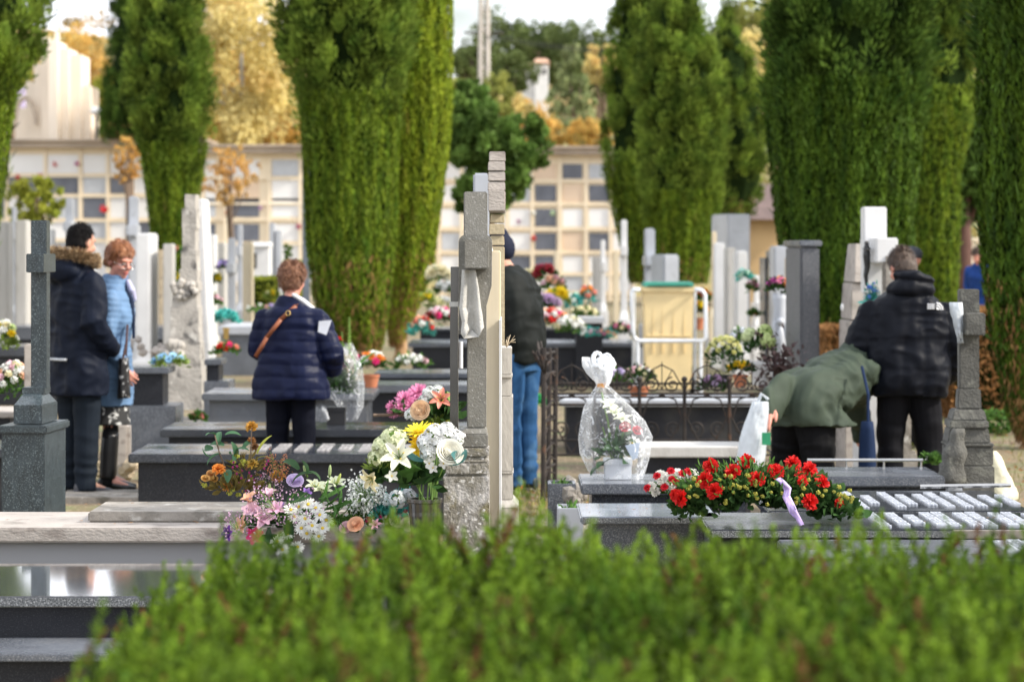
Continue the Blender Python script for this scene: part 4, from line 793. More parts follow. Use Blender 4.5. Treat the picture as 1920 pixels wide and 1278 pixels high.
tree('pine_tree','soft green pine crown above a reddish trunk at the right','tree',1800,46,165,155,475,PIN,200,80,.13,clr=.18,shape=3,tr=.13,bark=mat('bark_red',(.12,.06,.045),.9,bump=.5))
tree('birch_tree','golden birch with drooping twigs behind the slender cypress','tree',450,92,240,-60,300,AUY,130,90,.22,clr=.26,hang=.8,bark=MARG,tr=.12,group='autumn trees before the hill')
tree('birch_tree','orange leaved tree filling the gap left of the central cypress','tree',500,104,260,90,300,AUO,110,90,.26,clr=.3,hang=.6,bark=MARG,tr=.13,group='autumn trees before the hill')
tree('birch_tree','thin drooping ochre branches hanging over the niche wall','tree',430,75,120,270,385,AUO,90,12,.12,clr=.12,hang=1.2,tr=.05,limbs=10)
tree('birch_tree','small ochre tree before the niches left of the slender cypress','tree',238,74,54,255,350,AUO,50,14,.12,clr=.16,hang=1,tr=.05)
tree('broadleaf_tree','yellow green bushy tree at the far left before the niches','tree',70,56,112,330,425,YG,60,40,.11,clr=.2,tr=.07)
for i,(px,d,w_,yt,yb,m,lb,cat,n_,sh) in enumerate((
 (130,135,150,42,240,AUO,'rusty brown tree above the stepped monument','broadleaf_tree',60,1),
 (200,120,70,130,260,YG,'bright green shrub tree right of the stepped monument','broadleaf_tree',30,1),
 (20,112,80,90,190,YG,'green tree between the left cypress and the monument','broadleaf_tree',26,1),
 (410,150,130,-60,120,AUY,'pale yellow tree crown high behind the slender cypress','broadleaf_tree',50,1),
 (540,150,90,90,270,AUY,'lemon yellow tree touching the central cypress','broadleaf_tree',40,1),
 (935,200,130,22,190,DKG,'olive dark tree on the hill right of the pole','broadleaf_tree',60,1),
 (1010,205,150,32,170,DKG,'dark tree in the middle of the hilltop wood','broadleaf_tree',60,1),
 (1080,200,130,38,170,DKG,'dark tree at the right end of the hilltop wood','broadleaf_tree',50,1),
 (1040,215,140,50,170,DKG,'broad dark tree filling the middle of the hilltop wood','broadleaf_tree',60,1),
 (900,190,110,75,190,DKG,'dark tree under the power pole on the hillside','broadleaf_tree',50,1),
 (1120,190,90,60,190,DKG,'dark tree by the left edge of the double cypress','broadleaf_tree',40,1),
 (980,140,120,190,280,AUO,'rusty undergrowth tree above the slate niches','broadleaf_tree',30,1),
 (885,150,80,85,150,DKG,'low dark tree at the left foot of the pole','broadleaf_tree',30,1),
 (955,160,110,100,175,DKG,'shadowed tree below the hilltop wood','broadleaf_tree',40,1),
 (1070,125,140,82,262,PIB,'grey green cedar with layered boughs before the hill','cedar_tree',90,2),
 (1130,150,70,80,160,AUY,'yellow tree right of the cedar','broadleaf_tree',30,1),
 (1100,112,110,225,290,AUO,'orange shrubs above the niche wall near the double cypress','broadleaf_tree',36,1),
 (1010,112,90,215,290,AUO,'orange brown shrubs above the niche wall near the pine','broadleaf_tree',30,1),
 (960,118,90,178,260,AUY,'yellow orange tree left of the cedar','broadleaf_tree',34,1),
 (930,116,70,130,230,AUG,'ochre green tree behind the pine','broadleaf_tree',26,1),
 (870,116,60,130,260,AUG,'pale green tree between cypress and pine','broadleaf_tree',26,1),
 (1410,120,90,60,210,AUY,'golden tree glowing between the two right cypresses','broadleaf_tree',44,1),
 (1410,170,120,-10,90,AUG,'olive tree at the top between the two right cypresses','broadleaf_tree',40,1),
 (860,130,70,190,290,AUG,'olive shrub above the left end of the slate niches','broadleaf_tree',24,1),
 )):
    z0=hz(X(px,d),d) if d>100 else 0
    tree(cat,lb,'tree',px,d,w_,yt,yb,m,n_*2,50,.17*d/120,clr=.24,group='autumn trees before the hill',z0=min(z0,Z(yb,d)-.2),tr=.12,shape=sh,hang=.2)
# woods along the hill (mass of scrub nobody could count)
mb=MB(); cs=[]
for i in range(300):
    x=rng.uniform(-60,60); y=rng.uniform(105,260); z=hz(x,y)
    cs.append((x,y,z+.6))
cs=np.array(cs); k=90; c=np.repeat(cs,k,0); sz=np.repeat(rng.uniform(.8,2.2,len(cs)),k)[:,None]; dd=rdir(len(c)); dd[:,2]=np.abs(dd[:,2]); c=c+dd*sz*rng.random((len(c),1))**.4; tt=unit(dd+rdir(len(c)))
quads(mb,c,tt,perp(tt),rng.uniform(.3,.6,len(c)),rng.uniform(.15,.35,len(c)),r=np.repeat(rng.random(len(cs)),k))
tag(mb.build('scrub',fol('scrub',(.14,.15,.05),(.42,.26,.08),.3,.12,.45)),'autumn scrub covering the hillside','scrub',None,'stuff')
# clipped hedges, beech hedge
bush('hedge','clipped bright green hedge block behind the woman in navy','hedge',X(474,44),X(520,44),44,1,.4,Z(518,44),YG,2200,.05)
bush('hedge','second clipped hedge piece a little higher by the small conifer','hedge',X(526,52),X(568,52),52,1,.5,Z(488,52),YG,1800,.05)
tree('conifer_shrub','tiny dark conifer over the clipped hedge','shrub',539,55,17,458,492,PIN,10,60,.06,tr=.02,limbs=2)
for (a,b,d,yt,lb) in ((1540,1605,27,610,'rusty beech hedge between pylon stone and big cypress'),(1770,1900,27,575,'rusty beech hedge right of the man in black')):
    bush('beech_hedge',lb,'hedge',X(a,d),X(b,d),d,.9,0,Z(yt,d),BEE,5200,.055,group='autumn beech hedges')
bush('shrub','low green weeds at the foot of the beech hedge','shrub',X(1835,24.5),X(1905,24.5),24.5,.5,0,.22,FM,500,.05,box=False,core=False)
# weeds and fallen leaves
mb=MB(); n=2600; xs=np.where(rng.random(n)<.5,rng.uniform(-.2,.6,n),rng.uniform(3.0,5.2,n)); ys=np.where(xs<1,rng.uniform(13,19,n),rng.uniform(15,26,n)); c=np.stack([xs,ys,np.full(n,.02)],1); tt=unit(np.array([0,0,1.])+rdir(n)*.6); quads(mb,c+tt*.03,tt,perp(tt),rng.uniform(.03,.09,n),.008)
tag(mb.build('grass',fol('grass_blades',(.1,.16,.03),(.3,.26,.1),.3,1,.4)),'sparse short grass and weeds between the graves','grass',None,'stuff')
mb=MB(); n=1500; xs=np.where(rng.random(n)<.5,rng.uniform(-.2,.7,n),rng.uniform(3.0,5.2,n)); ys=np.where(xs<1,rng.uniform(12.5,19,n),rng.uniform(15,26,n)); c=np.stack([xs,ys,np.full(n,.035)],1); tt=unit(rdir(n)*np.array([1,1,.15])); ww=unit(np.cross(tt,np.array([0,0,1.])+rdir(n)*.2)); quads(mb,c,tt,ww,rng.uniform(.03,.06,n),rng.uniform(.02,.04,n))
tag(mb.build('fallen_leaves',BEE),'brown fallen leaves scattered on the ground','leaves',None,'stuff')
# ---------------------------------------------------------------- foreground hedge
hx0,hx1,hy0,hy1=-.74,3.0,2.9,5.25
def hh(x,y):
    e=np.clip((x-hx0-.067*(5.25-y))/.13,0,1); f=np.clip((hy1-y)/.25,0,1)
    return (1.092-.075*(1-np.clip((x+.68)/.48,0,1))-.16*(1-e)**2-.07*(1-f)**2-.022*np.clip((x-.75)/.4,0,1))+.02*np.sin(x*5.1+y*3)+.018*np.sin(x*11.3-y*6)+.012*np.sin(x*23)
ht=thing('hedge','low fresh green hedge with brown tips filling the foreground','hedge',(1.1,4.1,0))
mb=MB(); gx=np.linspace(hx0+.2,hx1,50); gy=np.linspace(hy0,hy1-.06,26); V=[(x,y,float(hh(x,y))-.13) for y in gy for x in gx]; k=len(gx)
mb.add(V,[(i*k+j,i*k+j+1,(i+1)*k+j+1,(i+1)*k+j) for i in range(len(gy)-1) for j in range(k-1)])
mb.bx(hx0+.24,hx1,hy0,hy1-.08,0,.62)
mb.build('dark_gap_fill',mat('hedge_core',(.02,.03,.01),.95,hue=(.06,.04,.02),scale=30),ht)  # dark sheet and box, shade between the shoots put into their colour
ns=9000; sx=rng.uniform(hx0,hx1,ns); sy=hy1-(hy1-hy0)*rng.random(ns)**1.0; lim=(np.abs(sx)<(.19*sy+.25))&(sx>hx0+.067*(5.25-sy)); sx,sy=sx[lim],sy[lim]
ex=900; a=rng.random(ex); ey=rng.uniform(hy0,hy1,ex); sx=np.concatenate([sx,hx0+.067*(5.25-ey)+.04*a]); sy=np.concatenate([sy,ey]); side=np.concatenate([np.zeros(lim.sum()),np.ones(ex)])
n=len(sx); top=hh(sx,sy)-.02+rng.normal(0,.026,n)+np.where(rng.random(n)<.1,.04,0); top=np.where(side>0,rng.uniform(.4,.9,n)*top,top)
bd=unit(np.stack([rng.normal(0,.34,n)-.6*side-.15*np.clip(1-(sx-hx0)/.3,0,1),rng.normal(0,.34,n)+.2*np.clip(1-(hy1-sy)/.2,0,1),np.ones(n)*(1-.5*side)],1))
LN=rng.uniform(.09,.15,n); k=46; f=(np.arange(k)+.5)/k
root=np.stack([sx,sy,top],1)-bd*LN[:,None]
c=(root[:,None,:]+bd[:,None,:]*LN[:,None,None]*f[None,:,None]); t1=perp(np.repeat(bd,k,0)); bdr=np.repeat(bd,k,0)
ln=rng.uniform(.011,.019,n*k)*(1-.45*np.tile(f,n)**3); lt=unit(t1*1.0+bdr*(.55+.9*np.tile(f,n)[:,None]**3)); c=c.reshape(-1,3)+lt*ln[:,None]*.5
dead=np.repeat(rng.random(n)<.075,k); shoot=np.repeat(rng.random(n),k); tipb=np.tile(f,n)
ww=perp(lt); rv=np.clip(-.05+.5*shoot+.5*tipb**1.5+rng.normal(0,.1,n*k),0,1)
mb=MB(); mk=~dead; quads(mb,c[mk],lt[mk],ww[mk],ln[mk],.0068,r=rv[mk]); mb.build('foliage',fol('hedge_leaf',(.04,.09,.008),(.165,.25,.022),.3,5,.9),ht)
mb=MB(); quads(mb,c[dead],lt[dead],ww[dead],ln[dead],.0075,r=rv[dead]); mb.build('brown_tips',fol('hedge_brown',(.09,.04,.018),(.15,.075,.025),.3,9,.5),ht)

# leaves blown onto the near slabs, part of the scattered leaf litter
mb=MB(); n=120; px=rng.uniform(0,1,n); c=[]
for i in range(n):
    k=int(rng.integers(0,5)); x0,x1,y0,y1,z=((-1.6,-.4,10.45,10.62,.662),(-2.0,-.5,10.06,10.35,.624),(-2,-.3,16.1,16.8,.457),(.3,.9,11.9,12.3,.507),(1.2,2.2,11.25,11.55,.513))[k]; c.append((rng.uniform(x0,x1),rng.uniform(y0,y1),z))
c=np.array(c); tt=unit(rdir(n)*np.array([1,1,.1])); ww=unit(np.cross(tt,np.array([0,0,1.])+rdir(n)*.15)); quads(mb,c,tt,ww,rng.uniform(.01,.028,n),rng.uniform(.008,.016,n)); tag(mb.build('leaf_litter',BEE),'tiny dry leaves and needles lying on the near tomb slabs','leaves',None,'stuff')
# ---------------------------------------------------------------- people
def remeshed(mb,voxel,smooth=3):
    o=mb.build('blob_source',[CORE],None); me0=o.data
    m=o.modifiers.new('r','REMESH'); m.mode='VOXEL'; m.voxel_size=voxel; m.adaptivity=0
    if smooth: q=o.modifiers.new('s','SMOOTH'); q.factor=.5; q.iterations=smooth
    bpy.context.view_layer.update(); dg=bpy.context.evaluated_depsgraph_get(); me=bpy.data.meshes.new_from_object(o.evaluated_get(dg))
    V=np.empty(len(me.vertices)*3); me.vertices.foreach_get('co',V); V=V.reshape(-1,3); Nn=np.empty(len(V)*3); me.vertices.foreach_get('normal',Nn); Nn=Nn.reshape(-1,3)
    bpy.data.objects.remove(o); bpy.data.meshes.remove(me0); return me,V,Nn
def rloft(mb,R,n=28,mi=0):
    """rings: (x,y,z,half width,half depth,exponent)"""
    a=np.arange(n)*2*PI/n; out=[]
    for (x,y,z,w_,d_,e) in R:
        ca,sa=np.cos(a),np.sin(a); out.append(np.stack([x+w_*np.sign(ca)*np.abs(ca)**(2/e),y+d_*np.sign(sa)*np.abs(sa)**(2/e),np.full(n,z)],1))
    mb.rings(out,mi)
def nz3(V,s,seed=0): return np.array([noise.noise(Vector((p[0]*s+seed,p[1]*s,p[2]*s))) for p in V])
class Person:
    def __init__(s,label,x,y,yaw,H,bend=0,lean=0,drop=0,headyaw=0,headpitch=0,headroll=0,z=0,twist=0):
        s.t=thing('person',label,'person',(x,y,z)); s.o=np.array([x,y,z]); s.yaw=yaw; s.k=H/1.75; s.bend=bend; s.lean=lean; s.drop=drop; s.hy,s.hp,s.hr=headyaw,headpitch,headroll; s.pz=.93
        s.hc=np.array([0,.02,1.5]); s.twist=twist
    def head(s,V):
        M=np.array((Euler((0,0,s.hy)).to_matrix()@Euler((s.hp,s.hr,0)).to_matrix())); return (V-s.hc)@M.T+s.hc
    def pose(s,V):
        V=np.array(V,float); z_=V[:,2].copy()
        if s.bend:
            f=np.clip((V[:,2]-(s.pz-.1))/.3,0,1); f=f*f*(3-2*f); a=-s.bend*f; y=V[:,1]; z=V[:,2]-s.pz
            V[:,1],V[:,2]=y*np.cos(a)-z*np.sin(a),s.pz+y*np.sin(a)+z*np.cos(a)
        if s.drop: g=np.clip((z_-.3)/.5,0,1); V[:,2]-=s.drop*g; V[:,1]-=0
        return V
    def inv(s,p):
        p=np.array(p)-s.o; c,q=math.cos(-s.yaw),math.sin(-s.yaw); p=np.array([p[0]*c-p[1]*q,p[0]*q+p[1]*c,p[2]])/s.k; p[2]+=s.drop; y,z=p[1],p[2]-s.pz; a=s.bend; return (p[0],y*math.cos(a)-z*math.sin(a),s.pz+y*math.sin(a)+z*math.cos(a))
    def inv2(s,p):
        tgt=np.array(p)-s.o; c,q=math.cos(-s.yaw),math.sin(-s.yaw); tgt=np.array([tgt[0]*c-tgt[1]*q,tgt[0]*q+tgt[1]*c,tgt[2]])/s.k; x=np.array(s.inv(p)); ca,sa=math.cos(s.bend),math.sin(s.bend)
        for _ in range(200):
            e=tgt-s.pose(x[None])[0]; x=x+.3*np.array([e[0],e[1]*ca-e[2]*sa,e[1]*sa+e[2]*ca])
        return tuple(float(v) for v in x)
    def world(s,V):
        c,q=math.cos(s.yaw),math.sin(s.yaw); V=V*s.k; return V@np.array([[c,q,0],[-q,c,0],[0,0,1]])+s.o
    def fin(s,name,m,mb=None,voxel=.009,smooth=3,head=False,disp=None,post=None,parent=None,raw=False):
        if raw:
            V=np.concatenate(mb.v); F_=mb.f; me=bpy.data.meshes.new(name)
        else: me,V,Nn=remeshed(mb,voxel,smooth)
        if disp is not None and not raw: V=V+Nn*disp(V,Nn)[:,None]
        if head: V=s.head(V)
        if post: V=post(V)
        V=s.world(s.pose(V))-s.o
        if raw: me.from_pydata(V.tolist(),[],F_); at=me.attributes.new('rnd','FLOAT','POINT'); at.data.foreach_set('value',np.concatenate(mb.r).astype(np.float32))
        else: me.vertices.foreach_set('co',V.ravel())
        me.materials.clear(); me.materials.append(m); me.polygons.foreach_set('use_smooth',np.ones(len(me.polygons),bool)); me.name=name; me.update()
        o=bpy.data.objects.new(name,me); COL.objects.link(o); o.parent=parent or s.t; return o
    # ---- body
    def body(s,skin,arms=None,legs=None,hands=(),female=False,voxel=.008):
        mb=MB(); hb=MB()
        # head in local coords, facing +y
        V0=len(hb.v)
        hb.ell((0,.0,1.665),(.074,.092,.088),18,12); hb.ell((0,.025,1.605),(.062,.072,.085),16,10); hb.ell((0,.06,1.553),(.038,.036,.03),12,8)
        hb.ell((0,.088,1.672),(.05,.018,.014),12,6); hb.tube([(0,.098,1.66),(0,.118,1.622),(0,.108,1.612)],[.009,.014,.01],8,ball=True)
        for q in (-1,1): hb.ell((q*.016,.103,1.614),(.009,.012,.008),8,6); hb.ell((q*.036,.07,1.615),(.024,.026,.026),10,7); hb.ell((q*.077,-.005,1.635),(.011,.02,.033),10,7)
        hb.ell((0,.093,1.588),(.024,.012,.007),10,6); hb.ell((0,.091,1.575),(.02,.013,.008),10,6)
        hb.tube([(0,-.02,1.43),(0,-.005,1.5),(0,.01,1.58)],[.06,.054,.052],14)
        for v in hb.v[V0:]:
            v[:]=s.head(v) 
        mb=hb
        rloft(mb,[(0,0,.86,.13,.1,2.4),(0,0,.95,.16,.11,2.4),(0,.0,1.1,.13,.09,2.4),(0,.0,1.28,.16,.11,2.4),(0,-.005,1.4,.165,.09,2.3),(0,-.01,1.45,.1,.07,2),(0,-.01,1.49,.05,.05,2)])
        for i,q in enumerate((-1,1)):
            L_=legs[i] if legs else [(q*.09,0,.92),(q*.1,.01,.5),(q*.1,-.01,.09),(q*.11,.13,.035)]
            mb.tube(L_[:3],[.085,.055,.038],12,ball=True); mb.tube([L_[2],L_[3]],[.036,.028],10,ball=True)
            A_=arms[i] if arms else [(q*.18,0,1.4),(q*.22,-.02,1.13),(q*.22,.04,.9)]
            mb.tube([tuple(A_[0]),tuple(A_[1]),tuple(A_[2])],[.052,.042,.028],10,ball=True)
            if i in hands: s.hand(mb,A_[1],A_[2],q)
        s.arms_=arms
        s.fin('body',skin,mb,voxel,2)
    def hand(s,mb,el,wr,q):
        el,wr=Vector(el),Vector(wr); d=(wr-el).normalized(); side=d.cross(Vector((0,0,1))); side=side.normalized() if side.length>.1 else Vector((0,1,0)); side=Vector((0,1,0)) if abs(d.z)>.8 else side; side=(side-d*side.dot(d)).normalized(); n=d.cross(side)
        palm=wr+d*.05
        mb.tube([wr,palm,wr+d*.09],[.026,.03,.026],10,ball=True); mb.tube([palm-side*.018,palm+d*.035-side*.026],[.024,.02],8,ball=True); mb.tube([palm+side*.018,palm+d*.035+side*.026],[.024,.02],8,ball=True)
        for j,(o,L_) in enumerate(((-.033,.07),(-.011,.078),(.011,.073),(.033,.058))):
            b=wr+d*.09+side*o; a1=b+d*L_*.45+n*.012*-q+side*o*.25; a2=a1+d*L_*.3-n*.022*q; a3=a2+d*L_*.14-n*.026*q
            mb.tube([b,a1,a2,a3],[.0105,.0098,.0088,.0075],8,ball=True)
        b=wr+d*.03-side*.03; mb.tube([b,b+d*.03-side*.03,b+d*.06-side*.035-n*.015*q],[.014,.012,.009],8,ball=True)
    def trousers(s,m,legs=None,w=1,voxel=.01,zcuff=.045,disp=None):
        mb=MB()
        rloft(mb,[(0,0,.8,.15*w,.115,2.6),(0,0,.95,.165*w,.12,2.6),(0,0,1.04,.15*w,.11,2.5)])
        for i,q in enumerate((-1,1)):
            L_=legs[i] if legs else [(q*.09,0,.92),(q*.1,.01,.5),(q*.1,-.01,zcuff),None]
            mb.tube([L_[0],L_[1],(L_[2][0],L_[2][1],max(L_[2][2],zcuff))],[.108*w,.082*w,.07*w],14)
        s.fin('trousers',m,mb,voxel,3,disp=disp or (lambda V,N:.008*nz3(V,9,s.o[0])+.005*np.sin(V[:,2]*60+6*nz3(V,5))*np.exp(-((V[:,2]-.15)/.12)**2)+.004*np.sin(V[:,2]*50+5*nz3(V,6,2))*np.exp(-((V[:,2]-.5)/.12)**2)))
    def shoes(s,m,legs=None,sole=None,L=.27):
        for i,q in enumerate((-1,1)):
            e=legs[i][2] if legs else (q*.1,-.01,.09); tx=(legs[i][3][0]-e[0])*.5 if legs else 0; mb=MB(); R=[]
            for (f,w_,h) in ((0,.026,.075),(.08,.036,.1),(.3,.036,.1),(.55,.042,.07),(.8,.042,.05),(1,.022,.035)):
                y=e[1]-.07+f*L; R.append([(e[0]+tx*f+w_*math.cos(a),y,.012+h*.5+h*.5*math.sin(a)) for a in np.arange(14)*2*PI/14])
            mb.rings(R); o=s.fin('shoe',m,mb,.007,2)
            if sole: mb=MB(); [mb.tube([(e[0]+tx*.2,e[1]-.055+.0,.014),(e[0]+tx,e[1]+.17,.014)],[.038,.036],12)]; v=mb.v[0]; v[:,2]=np.clip(v[:,2],0,.026); s.fin('sole',sole,mb,.006,1,parent=o)
    def coat(s,m,rings,sleeves,voxel=.01,quilt=None,name='jacket',folds=.01,extra=None,cuff=None):
        mb=MB(); rloft(mb,rings,32)
        for A_ in sleeves: 
            if A_: mb.tube([q[:3] for q in A_],[q[3] for q in A_],14,ball=True)
        if extra: extra(mb)
        def disp(V,N):
            o=folds*nz3(V,7,s.o[0]*3)+folds*.6*nz3(V*np.array([1,1,.45]),16,1)+folds*.9*(.3-np.abs(nz3(V*np.array([1,1,1.6]),9,4)))
            if quilt: h,am=quilt[:2]; ph=V[:,2]/h+.12*nz3(V,3)+ (quilt[2]*np.abs(V[:,0]) if len(quilt)>2 else 0); o=o+am*(np.abs(np.sin(PI*ph))**.45-.7)
            return o
        return s.fin(name,m,mb,voxel,3,disp=disp)
    def hair(s,m,style='short',voxel=.006,vol=.012,amp=.006,back=1.56,front=.045):
        mb=MB(); mb.ell((0,-.012,1.682),(.078+vol,.094+vol,.084+vol),22,14); mb.ell((0,-.045,1.635),(.07+vol*.8,.06+vol,.08+vol*.5),18,12)
        if style=='curly':
            for i in range(90):
                u=rdir(1)[0]; u[2]=abs(u[2])*1.1-.45; u[1]-=.25; u=unit(u); mb.ell(tuple(np.array([0,-.015,1.672])+u*np.array([.084,.1,.092])),float(rng.uniform(.014,.022)),8,6)
        def disp(V,N): return amp*nz3(V,28,s.o[0])+amp*.5*nz3(V*np.array([1,1,.35]),70)
        def cut(V):
            # tuck hair below the hairline into the skull
            V=V.copy(); lowf=(V[:,1]>front-.3*(1.735-V[:,2]))&(V[:,2]<1.71); c=np.array([0,.0,1.66]); V[lowf]=c+(V[lowf]-c)*.8
            low=V[:,2]<back; V[low]=np.array([0,-.0,1.62])+(V[low]-np.array([0,0,1.62]))*.62; return V
        me_m=m
        mbf=mb; me,V,Nn=remeshed(mb,voxel,2); V=V+Nn*disp(V,Nn)[:,None]; V=cut(V); V=s.world(s.pose(s.head(V)))-s.o
        C=s.world(s.pose(s.head(np.array([[0,0,1.66]]))))[0]-s.o; g=rng.integers(0,len(V),2600); b_=V[g]; nn_=unit(b_-C); ok=np.linalg.norm(b_-C,axis=1)>.07*s.k; b_,nn_=b_[ok],nn_[ok]
        tg=unit(np.cross(np.cross(nn_,np.array([0,.1,-1.])+rdir(len(nn_))*(.9 if style=='curly' else .35)),nn_)+nn_*(.75 if style=='curly' else .3)); hb2=MB(); quads(hb2,b_+tg*.008,tg,unit(np.cross(tg,nn_)),rng.uniform(.018,.034,len(b_)),.004)
        k0=len(V); Vh=np.concatenate(hb2.v)
        me.vertices.foreach_set('co',V.ravel()); ms_=bpy.data.meshes.new('h'); ms_.from_pydata(Vh.tolist(),[],hb2.f); bm=bmesh.new(); bm.from_mesh(me); bm.from_mesh(ms_); bm.to_mesh(me); bm.free(); bpy.data.meshes.remove(ms_); me.materials.clear(); me.materials.append(m); me.polygons.foreach_set('use_smooth',np.ones(len(me.polygons),bool)); me.name='hair'; me.update(); o=bpy.data.objects.new('hair',me); COL.objects.link(o); o.parent=s.t; return o
def skin(n,c): return mat(n,c,.5,var=.08,scale=30,spec=.4)
def cloth(n,c,rough=.75,bump=.15,**k): return mat(n,c,rough,var=.12,scale=10,bump=bump,bscale=120,spec=.12,**k)
SK=skin('skin',(.56,.29,.2)); SKP=skin('skin_pink',(.6,.27,.2))
# ---- man in parka
p=Person('man in a dark navy parka with a fur trimmed hood and dark jeans, back turned',X(146,18.4),18.4,-rad(50),1.745,headpitch=-rad(10),headyaw=rad(14))
ar=[[(-.19,0,1.4),(-.25,-.02,1.14),(-.15,.02,.98)],[(.19,0,1.4),(.25,-.03,1.13),(.14,.0,.95)]]
p.body(SK,arms=ar,hands=(0,1)); DEN=cloth('jeans_dark',(.011,.016,.024)); p.trousers(DEN,w=1.05); p.shoes(mat('shoe_grey',(.06,.06,.07),.5),sole=mat('sole_white',(.6,.6,.6),.6))
p.coat(cloth('parka_navy',(.006,.009,.019),.6),[(0,0,.66,.235,.165,2.5),(0,0,.8,.235,.165,2.5),(0,0,1.05,.22,.155,2.4),(0,0,1.25,.225,.155,2.4),(0,-.01,1.38,.215,.14,2.3),(0,-.01,1.45,.15,.115,2.1),(0,-.02,1.5,.09,.09,2)],
 [[(-.19,0,1.38,.078),(-.27,-.02,1.13,.075),(-.22,.14,1.0,.062),(-.18,.2,.99,.052)],[(.19,0,1.38,.078),(.26,-.05,1.13,.08),(.24,.07,1.0,.068),(.19,.14,.96,.055)]],folds=.016,
 extra=lambda mb:(mb.ell((0,-.1,1.45),(.16,.1,.085),18,10),mb.ell((0,-.08,1.51),(.14,.1,.06),18,10)))
mb=MB(); n=9000; th=rng.uniform(-PI,PI,n)
rad0=np.stack([.15*np.sin(th),-.025-.125*np.cos(th),1.535+.03*np.cos(th)],1); u=unit(np.stack([np.sin(th),-np.cos(th),.5+0*th],1)+rdir(n)*.75); c=rad0+u*.03*rng.random((n,1))+np.stack([0*th,0*th,rng.uniform(-.03,.035,n)],1)
quads(mb,c,u,perp(u),rng.uniform(.035,.06,n),.005); p.fin('fur_trim',mat('fur',(.26,.16,.075),.9,hue=(.5,.38,.24),scale=40,attr=.6),mb,raw=True)
p.hair(mat('hair_black',(.006,.005,.005),.7,spec=.15,var=.4,scale=60,bump=.4,bscale=200),vol=.001,amp=.003,back=1.6,front=.03)
mb=MB(); mb.add([(-.04,-.192,.885),(.13,-.185,.885),(.13,-.185,.9),(-.04,-.192,.9)]+[(-.04,-.16,.885),(.13,-.16,.885),(.13,-.16,.9),(-.04,-.16,.9)],[(0,1,2,3),(4,7,6,5),(0,4,5,1),(3,2,6,7),(1,5,6,2),(0,3,7,4)]); p.fin('reflective_strip',mat('reflective',(.5,.52,.55),.3),mb,raw=True)
# ---- woman in light blue
p=Person('woman with auburn hair and glasses in a light blue quilted coat, looking down',X(205,18.75),18.75,-rad(84),1.62,bend=.06,headyaw=-rad(52),headpitch=-rad(14))
ar=[[(-.17,0,1.38),(-.22,-.0,1.1),(-.14,.1,.9)],[(.17,0,1.38),(.22,-.03,1.1),(.17,.1,.885)]]
p.body(SKP,arms=ar,hands=(0,1),voxel=.006)
LB=cloth('coat_light_blue',(.13,.22,.36),.5,.08)
p.coat(LB,[(0,.0,.62,.215,.17,2.4),(0,0,.75,.215,.165,2.4),(0,0,.95,.2,.155,2.4),(0,0,1.1,.185,.145,2.3),(0,.01,1.28,.2,.15,2.3),(0,0,1.38,.19,.13,2.2),(0,0,1.45,.12,.1,2),(0,0,1.5,.088,.09,2),(0,.01,1.545,.084,.085,2)],
 [[(-.17,0,1.36,.07),(-.23,0,1.1,.066),(-.16,.09,.95,.055)],[(.17,0,1.36,.07),(.24,-.03,1.1,.068),(.2,.07,.95,.058),(.18,.1,.91,.05)]],quilt=(.04,.007),folds=.012,name='coat')
mb=MB(); rloft(mb,[(0,0,.48,.2,.15,2.3),(0,0,.66,.18,.14,2.3),(0,0,.9,.15,.12,2.3)]); p.fin('skirt',mat('skirt_check',(.02,.02,.02),.7,stain=((.6,.6,.58),22,.55,.6)),mb,.01,2)
p.trousers(cloth('tights_black',(.008,.008,.009)),w=.72); p.shoes(mat('boot_black',(.008,.008,.009),.35))
mb=MB(); [mb.tube([(q*.1,-.01,.1),(q*.1,0,.3),(q*.1,.01,.42)],[.06,.062,.058],12) for q in(-1,1)]; p.fin('boots',_M['boot_black'],mb,.01,1)
p.hair(mat('hair_auburn',(.2,.07,.025),.5,hue=(.36,.15,.06),scale=26,bump=.7,bscale=90,stretch=(1,1,.4)),vol=.024,amp=.01,back=1.585,front=.035)
mb=MB(); [mb.tube([(q*.033+.026*math.cos(a),.113-.35*abs(q*.033+.026*math.cos(a)-0)**1.5,1.635+.02*math.sin(a)) for a in np.linspace(0,2*PI,17)],.0022,5) for q in(-1,1)]; mb.tube([(-.01,.116,1.638),(.01,.116,1.638)],.0022,5); [mb.tube([(q*.06,.108,1.64),(q*.082,.0,1.645)],.002,5) for q in(-1,1)]; p.fin('glasses',STEEL,mb,raw=True,head=True)
mb=MB(); mb.ell((0,.107,1.588),(.023,.008,.006),10,6); mb.ell((0,.105,1.575),(.019,.009,.007),10,6); p.fin('lips',skin('lips',(.42,.12,.1)),mb,raw=True,head=True)
for q in (-1,1): mb=MB(); mb.ell((q*.032,.089,1.64),(.013,.008,.007),10,7); p.fin('eye',mat('eye_dark',(.04,.03,.025),.3),mb,raw=True,head=True)
for q in (-1,1): mb=MB(); mb.tube([(q*.018,.103,1.662),(q*.035,.101,1.668),(q*.052,.09,1.661)],[.003,.0035,.002],6); p.fin('eyebrow',_M['hair_auburn'],mb,raw=True,head=True)
mb=MB(); mb.tube([(.05,.08,1.47),(.09,.13,1.38),(.1,.155,1.25),(.09,.165,1.1)],[.012,.016,.014,.012],8); mb.tube([(-.05,.08,1.47),(-.07,.13,1.38),(-.08,.155,1.25)],[.012,.016,.014],8); p.fin('collar_lining',cloth('lining_navy',(.02,.03,.06)),mb,.006,2)
mb=MB(); mb.tube([(.04,.1,1.5),(.06,.13,1.44),(.03,.15,1.38)],[.02,.026,.02],10,ball=True); p.fin('scarf',cloth('scarf_lilac',(.45,.45,.62)),mb,.006,2)
